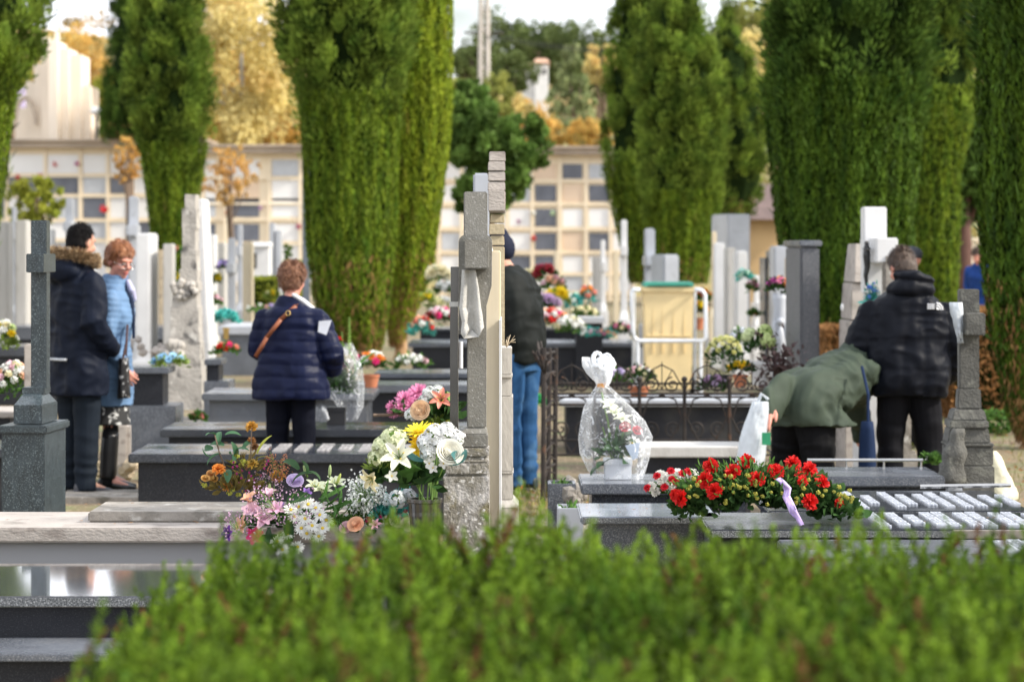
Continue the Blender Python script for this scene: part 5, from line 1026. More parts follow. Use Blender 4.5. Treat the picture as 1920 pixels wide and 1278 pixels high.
hb_=thing('handbag','black handbag with a chain strap held by the woman in light blue','handbag',(p.o[0]+.13,18.5,.62)); mb=MB(); rr_=[]
for k in range(7): f=k/6; rr_.append([(p.o[0]+.13+.045*math.cos(a)*(1-.3*f),18.5+.09*math.sin(a),.63+.26*f) for a in np.arange(12)*2*PI/12])
mb.rings(rr_); mb.build('bag_body',mat('bag_black',(.012,.011,.012),.35,stain=((.4,.4,.4),28,.6,.64),bump=.4),hb_,smooth=True)
mb=MB(); mb.tube([(p.o[0]+.13,18.42,.86),(p.o[0]+.15,18.48,1.0),(p.o[0]+.14,18.6,1.1),(p.o[0]+.13,18.58,.86)],.008,6); mb.build('strap',mat('strap_dark_red',(.04,.012,.012),.6),hb_)
# ---- woman in navy puffer
p=Person('woman with short auburn curls in a navy quilted jacket, seen from behind',X(545,17.7),17.7,-rad(14),1.5,bend=.04,headyaw=-rad(8),headpitch=-rad(8))
ar=[[(-.18,0,1.38),(-.23,.03,1.12),(-.15,.2,1.02)],[(.18,0,1.38),(.26,.02,1.12),(.16,.2,1.08)]]
p.body(SKP,arms=ar,hands=(0,1)); p.trousers(cloth('trousers_midnight',(.003,.004,.01)),w=1.0); p.shoes(_M['boot_black'])
NV=cloth('puffer_navy',(.006,.009,.032),.45,.08)
p.coat(NV,[(0,0,.78,.285,.2,2.4),(0,0,.84,.285,.2,2.4),(0,0,1.0,.25,.18,2.4),(0,0,1.16,.225,.165,2.3),(0,0,1.3,.222,.16,2.3),(0,-.01,1.4,.2,.135,2.2),(0,-.01,1.46,.12,.1,2),(0,-.01,1.52,.09,.085,2)],
 [[(-.2,0,1.36,.078),(-.27,.03,1.12,.077),(-.18,.17,1.03,.06)],[(.2,0,1.36,.08),(.32,.01,1.1,.084),(.27,.14,1.0,.074),(.2,.2,1.04,.058)]],quilt=(.085,.009),folds=.012)
p.hair(mat('hair_curls',(.13,.05,.025),.55,hue=(.26,.12,.06),scale=34,bump=.8,bscale=70),style='curly',vol=.014,amp=.006,back=1.56)
mb=MB(); pts=[(.1,.05,1.47),(.07,-.1,1.45),(-.02,-.175,1.35),(-.12,-.19,1.22),(-.22,-.14,1.08)]
for i in range(len(pts)-1):
    a,b=Vector(pts[i]),Vector(pts[i+1]); e=(b-a).cross(Vector((0,1,.2))).normalized()*.014; o=Vector((0,-.008,0)); v=[a-e,a+e,b+e,b-e]; v+=[q+o for q in v]; mb.add([tuple(q) for q in v],[(0,3,2,1),(4,5,6,7),(0,1,5,4),(2,3,7,6),(1,2,6,5),(3,0,4,7)])
p.fin('bag_strap',mat('leather_brown',(.25,.075,.03),.5),mb,raw=True)
mb=MB(); mb.tube([(.03+.017*math.cos(a),-.17,1.395+.017*math.sin(a)) for a in np.linspace(0,2*PI,13)],.004,6); p.fin('buckle',GOLD,mb,raw=True)
mb=MB(); mb.tube([(.04,-.085,1.53),(.1,-.05,1.49),(.17,.02,1.42),(.24,.06,1.36)],[.014,.02,.018,.01],10,ball=True); p.fin('white_collar',cloth('collar_white',(.7,.7,.72)),mb,.007,1)
pp=thing('paper_sheet','folded white paper held by the woman in the navy jacket','paper',(X(608,17.4),17.4,Z(640,17.4))); mb=MB(); q=lambda a,b:(X(a,17.35),17.35+.0*b,Z(b,17.35)); v=[q(598,602),q(622,600),q(612,628),q(596,622)]; v+=[(a,b+.004,c) for a,b,c in v]; mb.add(v,[(0,1,2,3),(7,6,5,4),(0,4,5,1),(2,6,7,3),(1,5,6,2),(3,7,4,0)]); mb.build('sheet',mat('paper',(.62,.64,.7),.6),pp)
# ---- man behind the central crosses
legs=[[(-.09,0,.92),(-.1,.02,.5),(-.1,-.02,.09),(-.11,.12,.03)],[(.09,0,.92),(.12,.02,.5),(.11,.0,.09),(.12,.14,.03)]]
p=Person('man in a black olive jacket, dark cap and blue jeans behind the central crosses',X(972,18.7),18.7,rad(58),1.74,bend=.2,headpitch=-rad(14))
p.body(SK,hands=(0,1)); p.trousers(cloth('jeans_blue',(.022,.075,.18),.8,stain=((.09,.19,.33),4,.5,.7)),w=1.0)
p.shoes(mat('trainer_dark',(.015,.03,.025),.6,stain=((.6,.16,.03),7,.56,.6)),sole=mat('sole_pale',(.5,.47,.42),.6))
p.coat(cloth('jacket_olive_black',(.01,.012,.011),.65),[(0,0,.86,.185,.145,2.4),(0,0,.93,.19,.15,2.4),(0,0,.98,.205,.17,2.4),(0,-.01,1.15,.22,.18,2.4),(0,-.02,1.32,.22,.17,2.3),(0,-.02,1.42,.19,.13,2.2),(0,-.01,1.5,.1,.09,2)],[[(-.19,0,1.38,.075),(-.25,.03,1.12,.07),(-.2,.2,.98,.055)],[(.19,0,1.38,.075),(.25,.03,1.12,.072),(.2,.2,.98,.056)]],folds=.016)
mb=MB(); mb.ell((0,-.01,1.69),(.09,.108,.09),20,12); mb.ell((0,-.05,1.62),(.085,.08,.1),16,10); p.fin('knitted_cap',cloth('cap_navy',(.015,.018,.035)),mb,.007,2,head=True)
# ---- bending woman in green coat
legs=[[(-.09,-.02,.92),(-.14,-.03,.5),(-.18,-.06,.09),(-.2,.1,.03)],[(.09,-.02,.92),(.14,-.03,.5),(.17,-.06,.09),(.19,.1,.03)]]
p=Person('woman in a sage green raincoat bending forward over a grave, seen from behind',X(1512,16.9),16.9,-rad(52),1.62,bend=1.1,drop=.2,headpitch=-rad(25))
e_,w_=p.inv2(P(1492,732,16.9)),p.inv2(P(1446,766,16.62)); e2,w2=p.inv2(P(1604,750,17.3)),p.inv2(P(1612,810,17.4)); ar=[[(-.18,0,1.38),e_,w_],[(.18,0,1.38),e2,w2]]
p.body(SKP,arms=ar,legs=legs,hands=(0,1)); p.trousers(cloth('trousers_black',(.006,.006,.007)),legs=legs,w=1.35); p.shoes(_M['boot_black'],legs=legs)
GC=cloth('raincoat_sage',(.05,.066,.048),.65,.12)
p.coat(GC,[(0,.03,.8,.31,.27,2.1),(0,.0,.84,.29,.24,2.2),(0,-.02,.95,.26,.21,2.3),(0,.0,1.12,.24,.18,2.3),(0,0,1.3,.23,.17,2.3),(0,-.01,1.4,.2,.14,2.2),(0,-.03,1.47,.13,.11,2)],
 [[(-.17,0,1.36,.085),(*e_,.072),(*(np.array(w_)+(np.array(w_)-np.array(e_))*.12),.058)],[(.17,0,1.36,.09),(*e2,.08),(*w2,.06)]],folds=.022,name='raincoat',
 extra=lambda mb:(mb.ell((0,-.1,1.46),(.12,.075,.08),16,9),mb.ell((.0,-.09,1.52),(.09,.07,.06),16,9)))
p.hair(mat('hair_grey_brown',(.12,.08,.06),.6),vol=.015,amp=.006)
bg_=thing('shopping_bag','white plastic shopping bag with a green mark held by the bending woman','bag',(X(1412,16.3),16.3,Z(860,16.3))); mb=MB(); R=[]; dd=16.3
for k in range(10):
    f=k/9; y=878-f*125; c=X(1403+f*22,dd); r=(X(1445,dd)-X(1390,dd))*.5*(1.0-.45*f**2)
    R.append([(c+r*math.cos(a)*(1+.06*math.sin(3*a+k)),dd+.09*math.sin(a)*(1-.4*f)+.01*math.sin(5*a+k*1.3),Z(y,dd)) for a in np.arange(20)*2*PI/20])
mb.rings(R); mb.build('bag_body',_M['plastic_white'],bg_,smooth=True)
mb=MB(); [mb.tube([(X(1420,dd),dd+o,Z(756,dd)),(X(1428,dd),dd+o,Z(738,dd)),(X(1440,dd),dd+o,Z(748,dd))],.008,6) for o in(-.02,.03)]; mb.build('handle',_M['plastic_white'],bg_)
mb=MB(); mb.box((X(1434,dd),dd-.093,Z(820,dd)),(.05,.006,.07)); mb.build('green_print',mat('print_green',(.02,.25,.12),.5),bg_)
bg_=thing('shoulder_bag','dark blue shoulder bag hanging between the bending woman and the man in black','bag',(X(1627,16.6),16.6,.2)); mb=MB(); R=[]; dd=16.6
for k in range(9):
    f=k/8; y=905-f*115; r=(X(1642,dd)-X(1608,dd))*.5*(1-.35*f**3); R.append([(X(1626,dd)+r*math.cos(a),dd+.07*math.sin(a),Z(y,dd)) for a in np.arange(16)*2*PI/16])
mb.rings(R); mb.build('bag_body',cloth('bag_blue',(.01,.022,.06),.7,.4),bg_,smooth=True); mb=MB(); mb.tube([(X(1628,dd),dd,Z(792,dd)),(X(1630,dd),dd+.05,Z(740,dd)),(X(1624,dd),dd+.2,Z(690,dd))],.009,8); mb.build('strap',_M['bag_blue'],bg_)
# ---- man in black puffer
p=Person('man with short brown hair in a black puffer jacket with a white shoulder logo',X(1702,17.1),17.1,-rad(2),1.6,bend=.10,headpitch=-rad(24),headyaw=rad(24),headroll=-rad(4))
legs=[[(-.09,0,.92),(-.11,.01,.5),(-.12,-.01,.09),(-.14,.13,.03)],[(.09,0,.92),(.14,.02,.5),(.17,.0,.09),(.2,.14,.03)]]
p.body(SKP,legs=legs,hands=(0,1),arms=[[(q*.18,0,1.32),(q*.28,-.01,1.1),(q*.22,.1,.92)] for q in (-1,1)]); p.trousers(cloth('trousers_charcoal',(.005,.005,.007)),legs=legs,w=1.12); p.shoes(_M['boot_black'],legs=legs)
BP=cloth('puffer_black',(.004,.005,.009),.5,.08)
p.coat(BP,[(0,0,.78,.25,.18,2.4),(0,0,.86,.275,.195,2.5),(0,0,1.05,.27,.19,2.5),(0,0,1.2,.27,.185,2.4),(0,0,1.32,.265,.175,2.4),(0,-.01,1.41,.21,.15,2.2),(0,-.01,1.48,.13,.11,2),(0,-.01,1.52,.1,.1,2)],
 [[(-.25,0,1.32,.085),(-.32,-.0,1.12,.09),(-.27,.1,.93,.07),(-.22,.17,.86,.05)],[(.25,0,1.32,.085),(.32,-.01,1.12,.09),(.28,.1,.93,.07),(.22,.17,.86,.05)]],quilt=(.19,.006),folds=.02,
 extra=lambda mb:(mb.ell((.02,-.07,1.48),(.17,.13,.075),20,10),mb.ell((.04,-.07,1.55),(.15,.12,.045),20,10,rot=Euler((0,.15,0)))))
p.hair(mat('hair_brown',(.05,.03,.02),.5,hue=(.1,.065,.045),scale=40,bump=.4,bscale=160),vol=.009,amp=.004,back=1.575)
# white emblem: three stacked quarter arcs and short text bars
mb=MB(); 
def epos(u,v): return (.135+u*.085,-.186+.02*u*u+.012*(1-v),1.335+v*.05)
def strip(f0,f1,n=10):
    a=[f0(i/n) for i in range(n+1)]; b=[f1(i/n) for i in range(n+1)]; k=mb.n; V=[epos(*q) for q in a]+[epos(*q) for q in b]; V2=[(x,y+.012,z) for x,y,z in V]; m_=n+1
    mb.add(V+V2,[(i,i+1,m_+i+1,m_+i) for i in range(n)]+[(2*m_+i,3*m_+i,3*m_+i+1,2*m_+i+1) for i in range(n)]+[(i,2*m_+i,2*m_+i+1,i+1) for i in range(n)]+[(m_+i,m_+i+1,3*m_+i+1,3*m_+i) for i in range(n)])
for r0,r1 in ((1,.78),(.66,.46),(.34,.0)): strip(lambda f,r=r0:(.45+.55*r*math.sin(f*PI/2),.02+.95*r*math.cos(f*PI/2)),lambda f,r=r1:(.45+.55*r*math.sin(f*PI/2),.02+.95*r*math.cos(f*PI/2)))
for v in (.62,.36,.1): strip(lambda f,v=v:(-.25+.55*f+(.0),v+.16),lambda f,v=v:(-.25+.55*f,v),4)
p.fin('emblem',mat('print_white',(.75,.76,.8),.5),mb,raw=True)
# ---- two further people
p=Person('man in a dark brown jacket and cap standing far behind the white cross',X(1708,23),23,rad(70),1.6,headyaw=0); p.body(SKP,hands=(0,1)); p.trousers(_M['trousers_charcoal'] if 'trousers_charcoal' in _M else DEN); p.shoes(_M['boot_black'])
p.coat(cloth('jacket_brown_dark',(.035,.028,.028)),[(0,0,.8,.2,.15,2.4),(0,0,1.1,.2,.15,2.4),(0,0,1.35,.21,.15,2.3),(0,-.01,1.45,.14,.11,2),(0,0,1.52,.09,.09,2)],[[(-.19,0,1.38,.075),(-.25,.0,1.12,.07),(-.22,.12,.92,.055)],[(.19,0,1.38,.075),(.25,0,1.12,.07),(.22,.12,.92,.055)]])
mb=MB(); mb.ell((0,-.0,1.7),(.085,.105,.075),18,10); mb.ell((0,.09,1.68),(.06,.06,.012),14,6); p.fin('cap',cloth('cap_grey',(.05,.055,.065)),mb,.007,2,head=True)
p=Person('person in a bright blue jacket bending behind the right cypress, mostly hidden',X(1848,42),42,rad(150),1.68,bend=.5); p.body(SKP,hands=(0,1)); p.trousers(DEN); p.shoes(_M['boot_black'])
p.coat(cloth('jacket_blue',(.02,.06,.25)),[(0,0,.78,.2,.16,2.4),(0,0,1.1,.21,.17,2.4),(0,0,1.35,.22,.16,2.3),(0,-.01,1.45,.15,.11,2),(0,0,1.52,.09,.09,2)],[[(-.19,0,1.38,.075),(-.25,.0,1.12,.07),(-.22,.12,.92,.055)],[(.19,0,1.38,.075),(.25,0,1.12,.07),(.22,.12,.92,.055)]]); p.hair(_M['hair_brown'])
# ---------------------------------------------------------------- flowers near the camera
WH=(.82,.82,.78); CR=(.8,.74,.5); YE=(.9,.68,.02); PK=(.72,.25,.42); MG=(.75,.04,.22); RD=(.62,.012,.01); LI=(.5,.38,.72); OR=(.82,.3,.05); PE=(.85,.5,.32); LP=(.82,.55,.62); CO=(.8,.3,.22); LG=(.62,.72,.35); PU=(.16,.05,.3); LB_=(.35,.6,.82); TE=(.05,.45,.42); DR=(.3,.015,.03); OC=(.6,.33,.06); GY=(.55,.55,.1)
d=9.8; t=thing('flower_vase','fluted dark metal vase of white roses, lilies and yellow gerberas by the central cross','vase',(X(797,d),d,.4505),'grave bouquets')
mb=MB(); h=Z(934,d)-.4505; r=.061; mb.lathe((X(797,d),d,.4505),[(r*.5,0),(r*.6,h*.2),(r*.93,h*.95),(r,h*.96),(r,h),(r*.9,h),(r*.88,h*.8)],36,flute=.035); mb.build('vase_body',STEELD,t,smooth=False)
foliage_part(t,(X(795,d),d,Z(905,d)),(.05,.05,.06),90,.05,FD,wid=.5)
mb=MB(); [mb.tube([(X(797,d)+.02*math.cos(i),d+.02*math.sin(i),Z(960,d)),(X(797+ (i-4)*9,d),d-.01*i%.03,Z(870,d))],.003,5) for i in range(9)]; mb.build('stems',GRN,t)
def at(px,py,dd): return tuple(P(px,py,dd))
s=d/F
put(t,'rose',(.84,.82,.72),at(842,850,9.7),24*s,(.25,-.9,.45))
for (a,b,sz,k) in ((800,830,20,'hydrangea'),(815,815,22,'hydrangea'),(838,812,22,'hydrangea'),(806,850,20,'hydrangea'),(858,822,17,'hydrangea'),(825,832,22,'hydrangea')): put(t,k,(.86,.86,.85),at(a,b,9.76),sz*s,(0,-.6,1),name='hydrangea')
for (a,b) in ((805,868),(812,876),(832,868)): put(t,'small',(.86,.86,.84),at(a,b,9.68),12*s,(-.3,-1,-.4),name='floret')
put(t,'gerbera',(.92,.78,.05),at(785,812,9.82),32*s,(-.15,-.35,1)); put(t,'gerbera',(.9,.55,.02),at(790,828,9.8),24*s,(.1,-.9,.5)); put(t,'gerbera',(.9,.6,.02),at(782,842,9.78),17*s,(.2,-1,.2)); put(t,'gerbera',(.92,.7,.02),at(818,805,9.86),20*s,(.3,-.2,1))
put(t,'lily',(.88,.87,.72),at(750,860,9.68),42*s,(-.15,-.85,.45),spin=.3); put(t,'lily',(.86,.78,.5),at(703,893,9.72),32*s,(-.7,-.7,-.5)); put(t,'small',(.85,.85,.75),at(735,892,9.66),13*s,(-.1,-1,.1))
for (a,b,sz) in ((722,838,26),(736,822,24),(708,858,20),(750,822,18)): put(t,'hydrangea',(.72,.76,.5),at(a,b,9.8),sz*s,(-.3,-.4,1),name='hydrangea')
foliage_part(t,at(718,880,9.85),(.05,.04,.04),160,.03,FY,wid=.25,name='sprig'); foliage_part(t,at(742,900,9.9),(.05,.04,.05),60,.06,FD,wid=.6)
for (a,b,L_,dv,c) in ((858,868,44,(1,-.4,.15),LEAFT),(842,872,50,(.75,-.6,-.9),(.12,.3,.3)),(795,862,46,(-.75,-.6,-.8),(.1,.25,.26)),(790,880,52,(-.2,-.6,-1),LEAFM),(770,880,56,(-.4,-.6,-1),LEAFM),(812,890,40,(.1,-.7,-1),LEAFD),(750,890,40,(-.4,-.7,-1),LEAFD)): put(t,'wideleaf',c,at(a,b,9.72),L_*s,dv)
# bouquet behind
d=11.5; s=d/F; t=thing('flower_bouquet','bouquet with a coral lily and a cream rose right behind the vase','flowers',(X(815,d),d,.5),'grave bouquets')
mb=MB(); [mb.tube([(X(815,d),d,.5),(X(790+i*8,d),d,Z(770,d))],.004,5) for i in range(6)]; mb.build('stems',GRN,t)
foliage_part(t,at(822,780,d),(.07,.05,.05),120,.06,FD,wid=.5); foliage_part(t,at(815,800,d),(.05,.05,.03),60,.05,FY)
put(t,'lily',CO,at(828,752,d-.1),28*s,(-.1,-.9,.5),spin=.4); put(t,'rose',(.85,.62,.4),at(790,770,d-.1),18*s,(-.3,-1,.3))
for (a,b) in ((805,738),(820,735),(798,752),(835,748),(772,778)): put(t,'hydrangea',(.82,.84,.82),at(a,b,d),15*s,(0,-.5,1))
for (a,b) in ((835,800),(845,792),(800,806)): put(t,'gerbera',YE,at(a,b,d),12*s,(0,-.5,1))
put(t,'wideleaf',LEAFL,at(842,735,d),30*s,(.3,-.6,.8))
d=14.2; s=d/F; t=thing('flower_bouquet','cluster of pink chrysanthemums left of the coral lily','flowers',(X(768,d),d,.45),'grave bouquets')
for (a,b,sz) in ((742,770,18),(760,748,20),(786,736,21),(772,762,20),(795,752,18),(752,762,15),(735,762,13)): put(t,'mum',(.78,.3,.5),at(a,b,d+.04*math.sin(a)),sz*s,(-.2,-.8,.7))
foliage_part(t,at(768,775,d),(.08,.06,.05),60,.06,FD); mb=MB(); mb.tube([at(700,778,d),at(800,776,d)],.008,6); mb.build('stem',BARK,t)
# low bouquet of white daisies
d=10.25; s=d/F; t=thing('flower_bouquet','mixed bouquet of white daisies, pink gladioli and green lilies on pale stone','flowers',(X(550,d),d,.617),'grave bouquets')
for (a,b) in ((560,950),(578,945),(592,952),(552,968),(572,972),(600,965),(585,985),(605,990),(565,990),(545,955),(575,1000),(598,1005),(612,975),(540,1000),(520,1015),(530,1030),(558,1025)): put(t,'daisy',WH,at(a,b,9.95+.03*math.sin(b)),14*s,(rng.uniform(-.4,.4),-.9,.6))
for (a,b,c,sz,dv) in ((475,960,LP,26,(-.3,-.7,.6)),(460,985,PE,22,(-.8,-.6,.3)),(495,975,(.8,.5,.62),26,(.1,-.8,.5)),(480,1000,MG,24,(-.2,-.9,-.2)),(470,940,PE,22,(-.5,-.4,1)),(505,930,LP,18,(0,-.4,1)),(515,955,(.75,.45,.6),20,(.3,-.8,.5))): put(t,'trumpet',c,at(a,b,9.95),sz*s,dv)
put(t,'trumpet',PU,at(432,1000,9.9),18*s,(-.6,-.8,.2)); put(t,'rose',(.62,.5,.75),at(553,904,10.1),15*s,(.1,-.7,.7)); put(t,'trumpet',(.35,.2,.6),at(572,925,10.05),14*s,(.4,-.7,.2)); put(t,'trumpet',(.35,.2,.55),at(525,948,10),12*s,(0,-.7,.2))
for (a,b) in ((590,918),(605,925),(628,912)): put(t,'lily',(.8,.84,.62),at(a,b,10.1),26*s,(.2,-.5,1))
for i in range(22): put(t,'blade',LEAFM,at(605+rng.uniform(-12,30),955+rng.uniform(-25,20),10.0),rng.uniform(38,62)*s,(.6+rng.uniform(-.5,.6),-.5,rng.uniform(-.2,.7)),sz=None)
for (a,b,L_,dv) in ((548,905,44,(-.1,-.3,1.3)),(560,880,42,(-.3,-.3,1)),(540,935,48,(.1,-.8,.2)),(515,935,44,(-.7,-.7,.5)),(540,970,46,(-.1,-.9,-.4)),(505,990,48,(-.4,-.8,-.3)),(520,1005,44,(.2,-.9,-.3)),(600,900,30,(.2,-.2,1)),(575,890,30,(.6,-.4,.6)),(500,940,30,(-.8,-.3,.6))): put(t,'leaf',LEAFD,at(a,b,9.98),L_*s,dv)
for (a,b,c) in ((505,925,(.5,.6,.25)),(632,905,(.6,.68,.2)),(618,890,(.5,.62,.3)),(575,890,(.5,.6,.3))): put(t,'bud',c,at(a,b,10.0),11*s,(rng.uniform(-.4,.4),-.3,1),sz=(8*s,8*s,20*s))
foliage_part(t,at(540,985,10.1),(.16,.09,.07),300,.045,FD); 
def sprays(parent,c,r3,n,col,m,name='filler_sprig',sz=.004):
    mb=MB(); 
    for i in range(n):
        u=rng.uniform(-1,1,3); b=np.array(c)+u*np.array(r3)*.3; e=np.array(c)+unit(u)*np.array(r3)*rng.uniform(.6,1.1); e[2]+=abs(u[2])*r3[2]*.3; mb.tube([tuple(b),tuple((b+e)/2+rng.normal(0,.004,3)),tuple(e)],.0011,3,1)
        k=9; p_=e+rng.normal(0,.012,(k,3)); dd=rdir(k); quads(mb,p_,dd,perp(dd),sz*2.2,sz*1.8,mi=0)
    return mb.build(name,[petmat(col),GRN],parent)
sprays(t,at(520,955,9.9),(.12,.06,.07),34,(.55,.35,.5),None); sprays(t,at(450,995,9.9),(.07,.05,.06),20,(.5,.3,.45),None)
# dried bouquet
d=10.75; s=d/F; t=thing('flower_bouquet','wilted autumn bouquet of orange heads and magenta buds on the stone slab','flowers',(X(450,d),d,.655),'grave bouquets')
for (a,b,c,sz,k) in ((472,800,(.55,.28,.04),13,'carnation'),(410,880,OR,14,'carnation'),(425,912,(.7,.35,.08),12,'mum'),(520,893,(.75,.42,.06),15,'mum'),(473,870,(.7,.45,.08),12,'mum'),(396,890,(.72,.4,.15),9,'rose'),(385,898,(.7,.4,.12),8,'rose'),(402,900,(.6,.36,.1),8,'rose'),(505,935,(.7,.3,.1),10,'mum'),(472,826,(.35,.16,.05),9,'mum'),(478,838,(.3,.15,.06),10,'mum')): put(t,k,c,at(a,b,d+.03*math.sin(a*3)),sz*s,(rng.uniform(-.4,.4),-.7,.8))
for (a,b) in ((437,868),(446,876),(455,884),(462,880),(470,894),(478,902),(452,898),(448,908),(466,905),(500,872),(496,880),(502,866),(444,890),(482,915),(460,921),(476,926),(436,878),(488,893),(468,888)): put(t,'bud',(.42,.04,.2),at(a,b,d-.03),5.5*s,(rng.uniform(-.6,.6),-.4,1))
for (a,b) in ((437,866),(452,872),(444,856),(466,868),(430,925),(447,928),(437,918),(383,910),(455,865),(490,905)): put(t,'blob',GY,at(a,b,d-.02),7*s,(0,-.6,1))
for (a,b,L_,dv) in ((415,850,36,(-.9,-.3,.5)),(420,835,34,(-.7,-.3,.9)),(412,828,30,(-.3,-.3,1.1)),(400,840,30,(-1,-.3,.2)),(422,815,32,(.6,-.3,1)),(405,815,26,(-.4,-.2,1)),(455,842,32,(.1,-.3,1)),(430,850,36,(.8,-.4,.5)),(395,855,24,(-1,-.3,-.3)),(440,845,30,(.3,-.3,1)),(425,880,40,(.2,-.8,.5)),(440,860,36,(.6,-.6,.3))): put(t,'leaf',(.06,.15,.07),at(a,b,d),L_*s,dv)
put(t,'blade',(.4,.42,.06),at(482,850,d),48*s,(.2,-.2,1)); put(t,'blade',(.42,.42,.1),at(480,860,d),40*s,(.8,-.2,.8))
foliage_part(t,at(445,918,d),(.12,.06,.03),130,.04,fol('foliage_olive',(.12,.1,.03),(.24,.17,.05),.3,20)); foliage_part(t,at(460,885,d),(.07,.05,.07),80,.04,_M['foliage_olive'],wid=.2,name='dry_stalks')
mb=MB(); mb.tube([at(462,930,d),at(470,860,d),at(472,802,d)],.0025,5); mb.tube([at(440,920,d),at(412,850,d),at(402,812,d)],.003,5); [mb.tube([at(500+8*i,925-8*i,d),at(515+6*i,870,d)],.002,4) for i in range(4)]; mb.build('stems',BARK,t)
sprays(t,at(520,878,d),(.04,.03,.06),30,(.5,.2,.1),None); sprays(t,at(505,915,d),(.06,.03,.05),30,(.55,.35,.45),None)
# pastel arrangement
d=10.1; s=d/F; t=thing('flower_bouquet','pastel arrangement with baby breath, lavender and teal leaves left of the vase','flowers',(X(712,d),d,.617),'grave bouquets')
for (a,b,c,sz,k) in ((705,985,(.85,.45,.55),15,'lily'),(750,975,(.82,.76,.66),18,'rose'),(765,985,(.8,.7,.6),14,'rose'),(745,935,(.8,.84,.86),18,'hydrangea'),(765,930,(.8,.82,.85),16,'hydrangea'),(728,938,(.75,.8,.8),15,'hydrangea'),(690,975,MG,8,'blob'),(712,970,MG,6,'blob'),(760,958,(.5,.04,.12),5,'blob'),(668,985,PE,15,'rose'),(650,990,LP,12,'rose'),(735,1000,(.7,.72,.4),12,'blob'),(780,960,(.75,.7,.68),12,'hydrangea'),(690,1000,(.8,.6,.5),12,'rose')): put(t,k,c,at(a,b,d-.1+.04*math.sin(b)),sz*s,(rng.uniform(-.3,.3),-.8,.6))
for (a,b) in ((700,930),(722,970),(706,945)): put(t,'spike',(.28,.32,.62),at(a,b+12,d-.1),.01,(-.35,-.1,1),sz=(11*s,11*s,9*s))
foliage_part(t,at(728,968,d-.05),(.06,.05,.04),150,.03,FT,wid=.5); foliage_part(t,at(752,945,d-.05),(.05,.05,.04),140,.035,FT,wid=.2,name='teal_grass'); foliage_part(t,at(700,985,d),(.13,.08,.05),240,.04,FM)
sprays(t,at(682,935,d-.05),(.07,.05,.07),100,(.8,.82,.8),None,sz=.005); foliage_part(t,at(682,950,d),(.06,.05,.05),140,.03,FD,wid=.2,name='fern')
put(t,'blade',(.15,.4,.35),at(700,965,d-.15),30*s,(-.5,-.5,.8)); 
# ---------------------------------------------------------------- red arrangement
d=11.42; s=d/F; t=thing('flower_arrangement','large low arrangement of red carnations and ivy with a lilac ribbon','flowers',(X(1430,d),d,.5),'grave bouquets')
for (a,b,dz) in ((1333,874,0),(1322,900,-.1),(1374,885,-.05),(1340,920,-.15),(1400,866,.1),(1419,898,-.1),(1454,884,-.05),(1486,869,.1),(1517,880,.05),(1504,902,-.1),(1540,906,0),(1518,941,-.15),(1572,943,-.05),(1266,927,-.1),(1277,934,-.12),(1500,893,0)):
    put(t,'carnation',RD,at(a,b,d+dz-.05),(17.5 if a not in(1266,1572,1504,1500) else 12)*s,((a-1430)/170,-.85,.55-(b-890)/120))
for (a,b,w_,h_,n_) in ((1320,930,.13,.09,420),(1380,915,.14,.11,520),(1440,915,.16,.11,620),(1510,925,.15,.1,520),(1570,945,.09,.05,220),(1290,945,.06,.05,120)):
    foliage_part(t,at(a,b+18,d+.0),(w_,.15,h_*1.05),n_,.042,FD,wid=.75,shell=.6)
foliage_part(t,at(1400,915,d-.05),(.3,.2,.11),500,.03,FM,wid=.3,name='fern',shell=.7)
for i in range(60):
    a=float(rng.uniform(1290,1600)); b=930-55*math.sqrt(max(0,1-((a-1435)/175)**2))*rng.uniform(.1,1.05)+rng.uniform(0,30); put(t,'blob',(.5,.48,.1),at(a,b,d-.17),rng.uniform(4,6.5)*s,(0,-.7,.8),name='ivy_berries')
mb=MB(); pts=[(1458,896),(1466,902),(1477,916),(1474,930),(1482,945),(1488,960),(1497,972),(1503,984)]; R=[]
for i,(a,b) in enumerate(pts):
    w_=(10 if i<2 else 13)*(1 if i<6 else .7); dd=d-.2-.02*i*.5-.02*math.sin(i*1.7); th=.35*math.sin(i*1.3)
    c=np.array(at(a,b,dd)); e=np.array([math.cos(th),math.sin(th),.25])*w_*s*.55; m_=np.array([0,.018*math.cos(i*1.9),0]); R.append([c-e,c-e*.3-m_,c+e*.3+m_*.5,c+e,c+e+[0,.003,0],c+e*.3+m_*.5+[0,.003,0],c-e*.3-m_+[0,.003,0],c-e+[0,.003,0]])
mb.rings([[tuple(q) for q in g] for g in R]); mb.build('ribbon',mat('ribbon_lilac',(.55,.42,.78),.4,var=.1),t,smooth=True)
d=11.6; s=d/F; t=thing('flower_bouquet','round posy of white and red carnations at the left end of the red arrangement','flowers',(X(1262,d),d,.5),'grave bouquets')
for i,(a,b) in enumerate(((1222,912),(1240,900),(1256,892),(1230,922),(1262,912),(1282,903),(1290,892),(1300,888),(1270,887),(1248,912),(1285,912),(1238,890))): put(t,'carnation',(.82,.82,.78),at(a,b,d-.05),11*s,((a-1262)/60,-.8,.7))
for (a,b) in ((1246,913),(1260,898),(1232,892),(1279,888),(1290,884),(1258,883),(1214,914),(1268,904)): put(t,'carnation',(.6,.015,.03),at(a,b,d-.1),8.5*s,((a-1262)/60,-.8,.7))
foliage_part(t,at(1262,925,d),(.09,.09,.05),200,.035,FM)
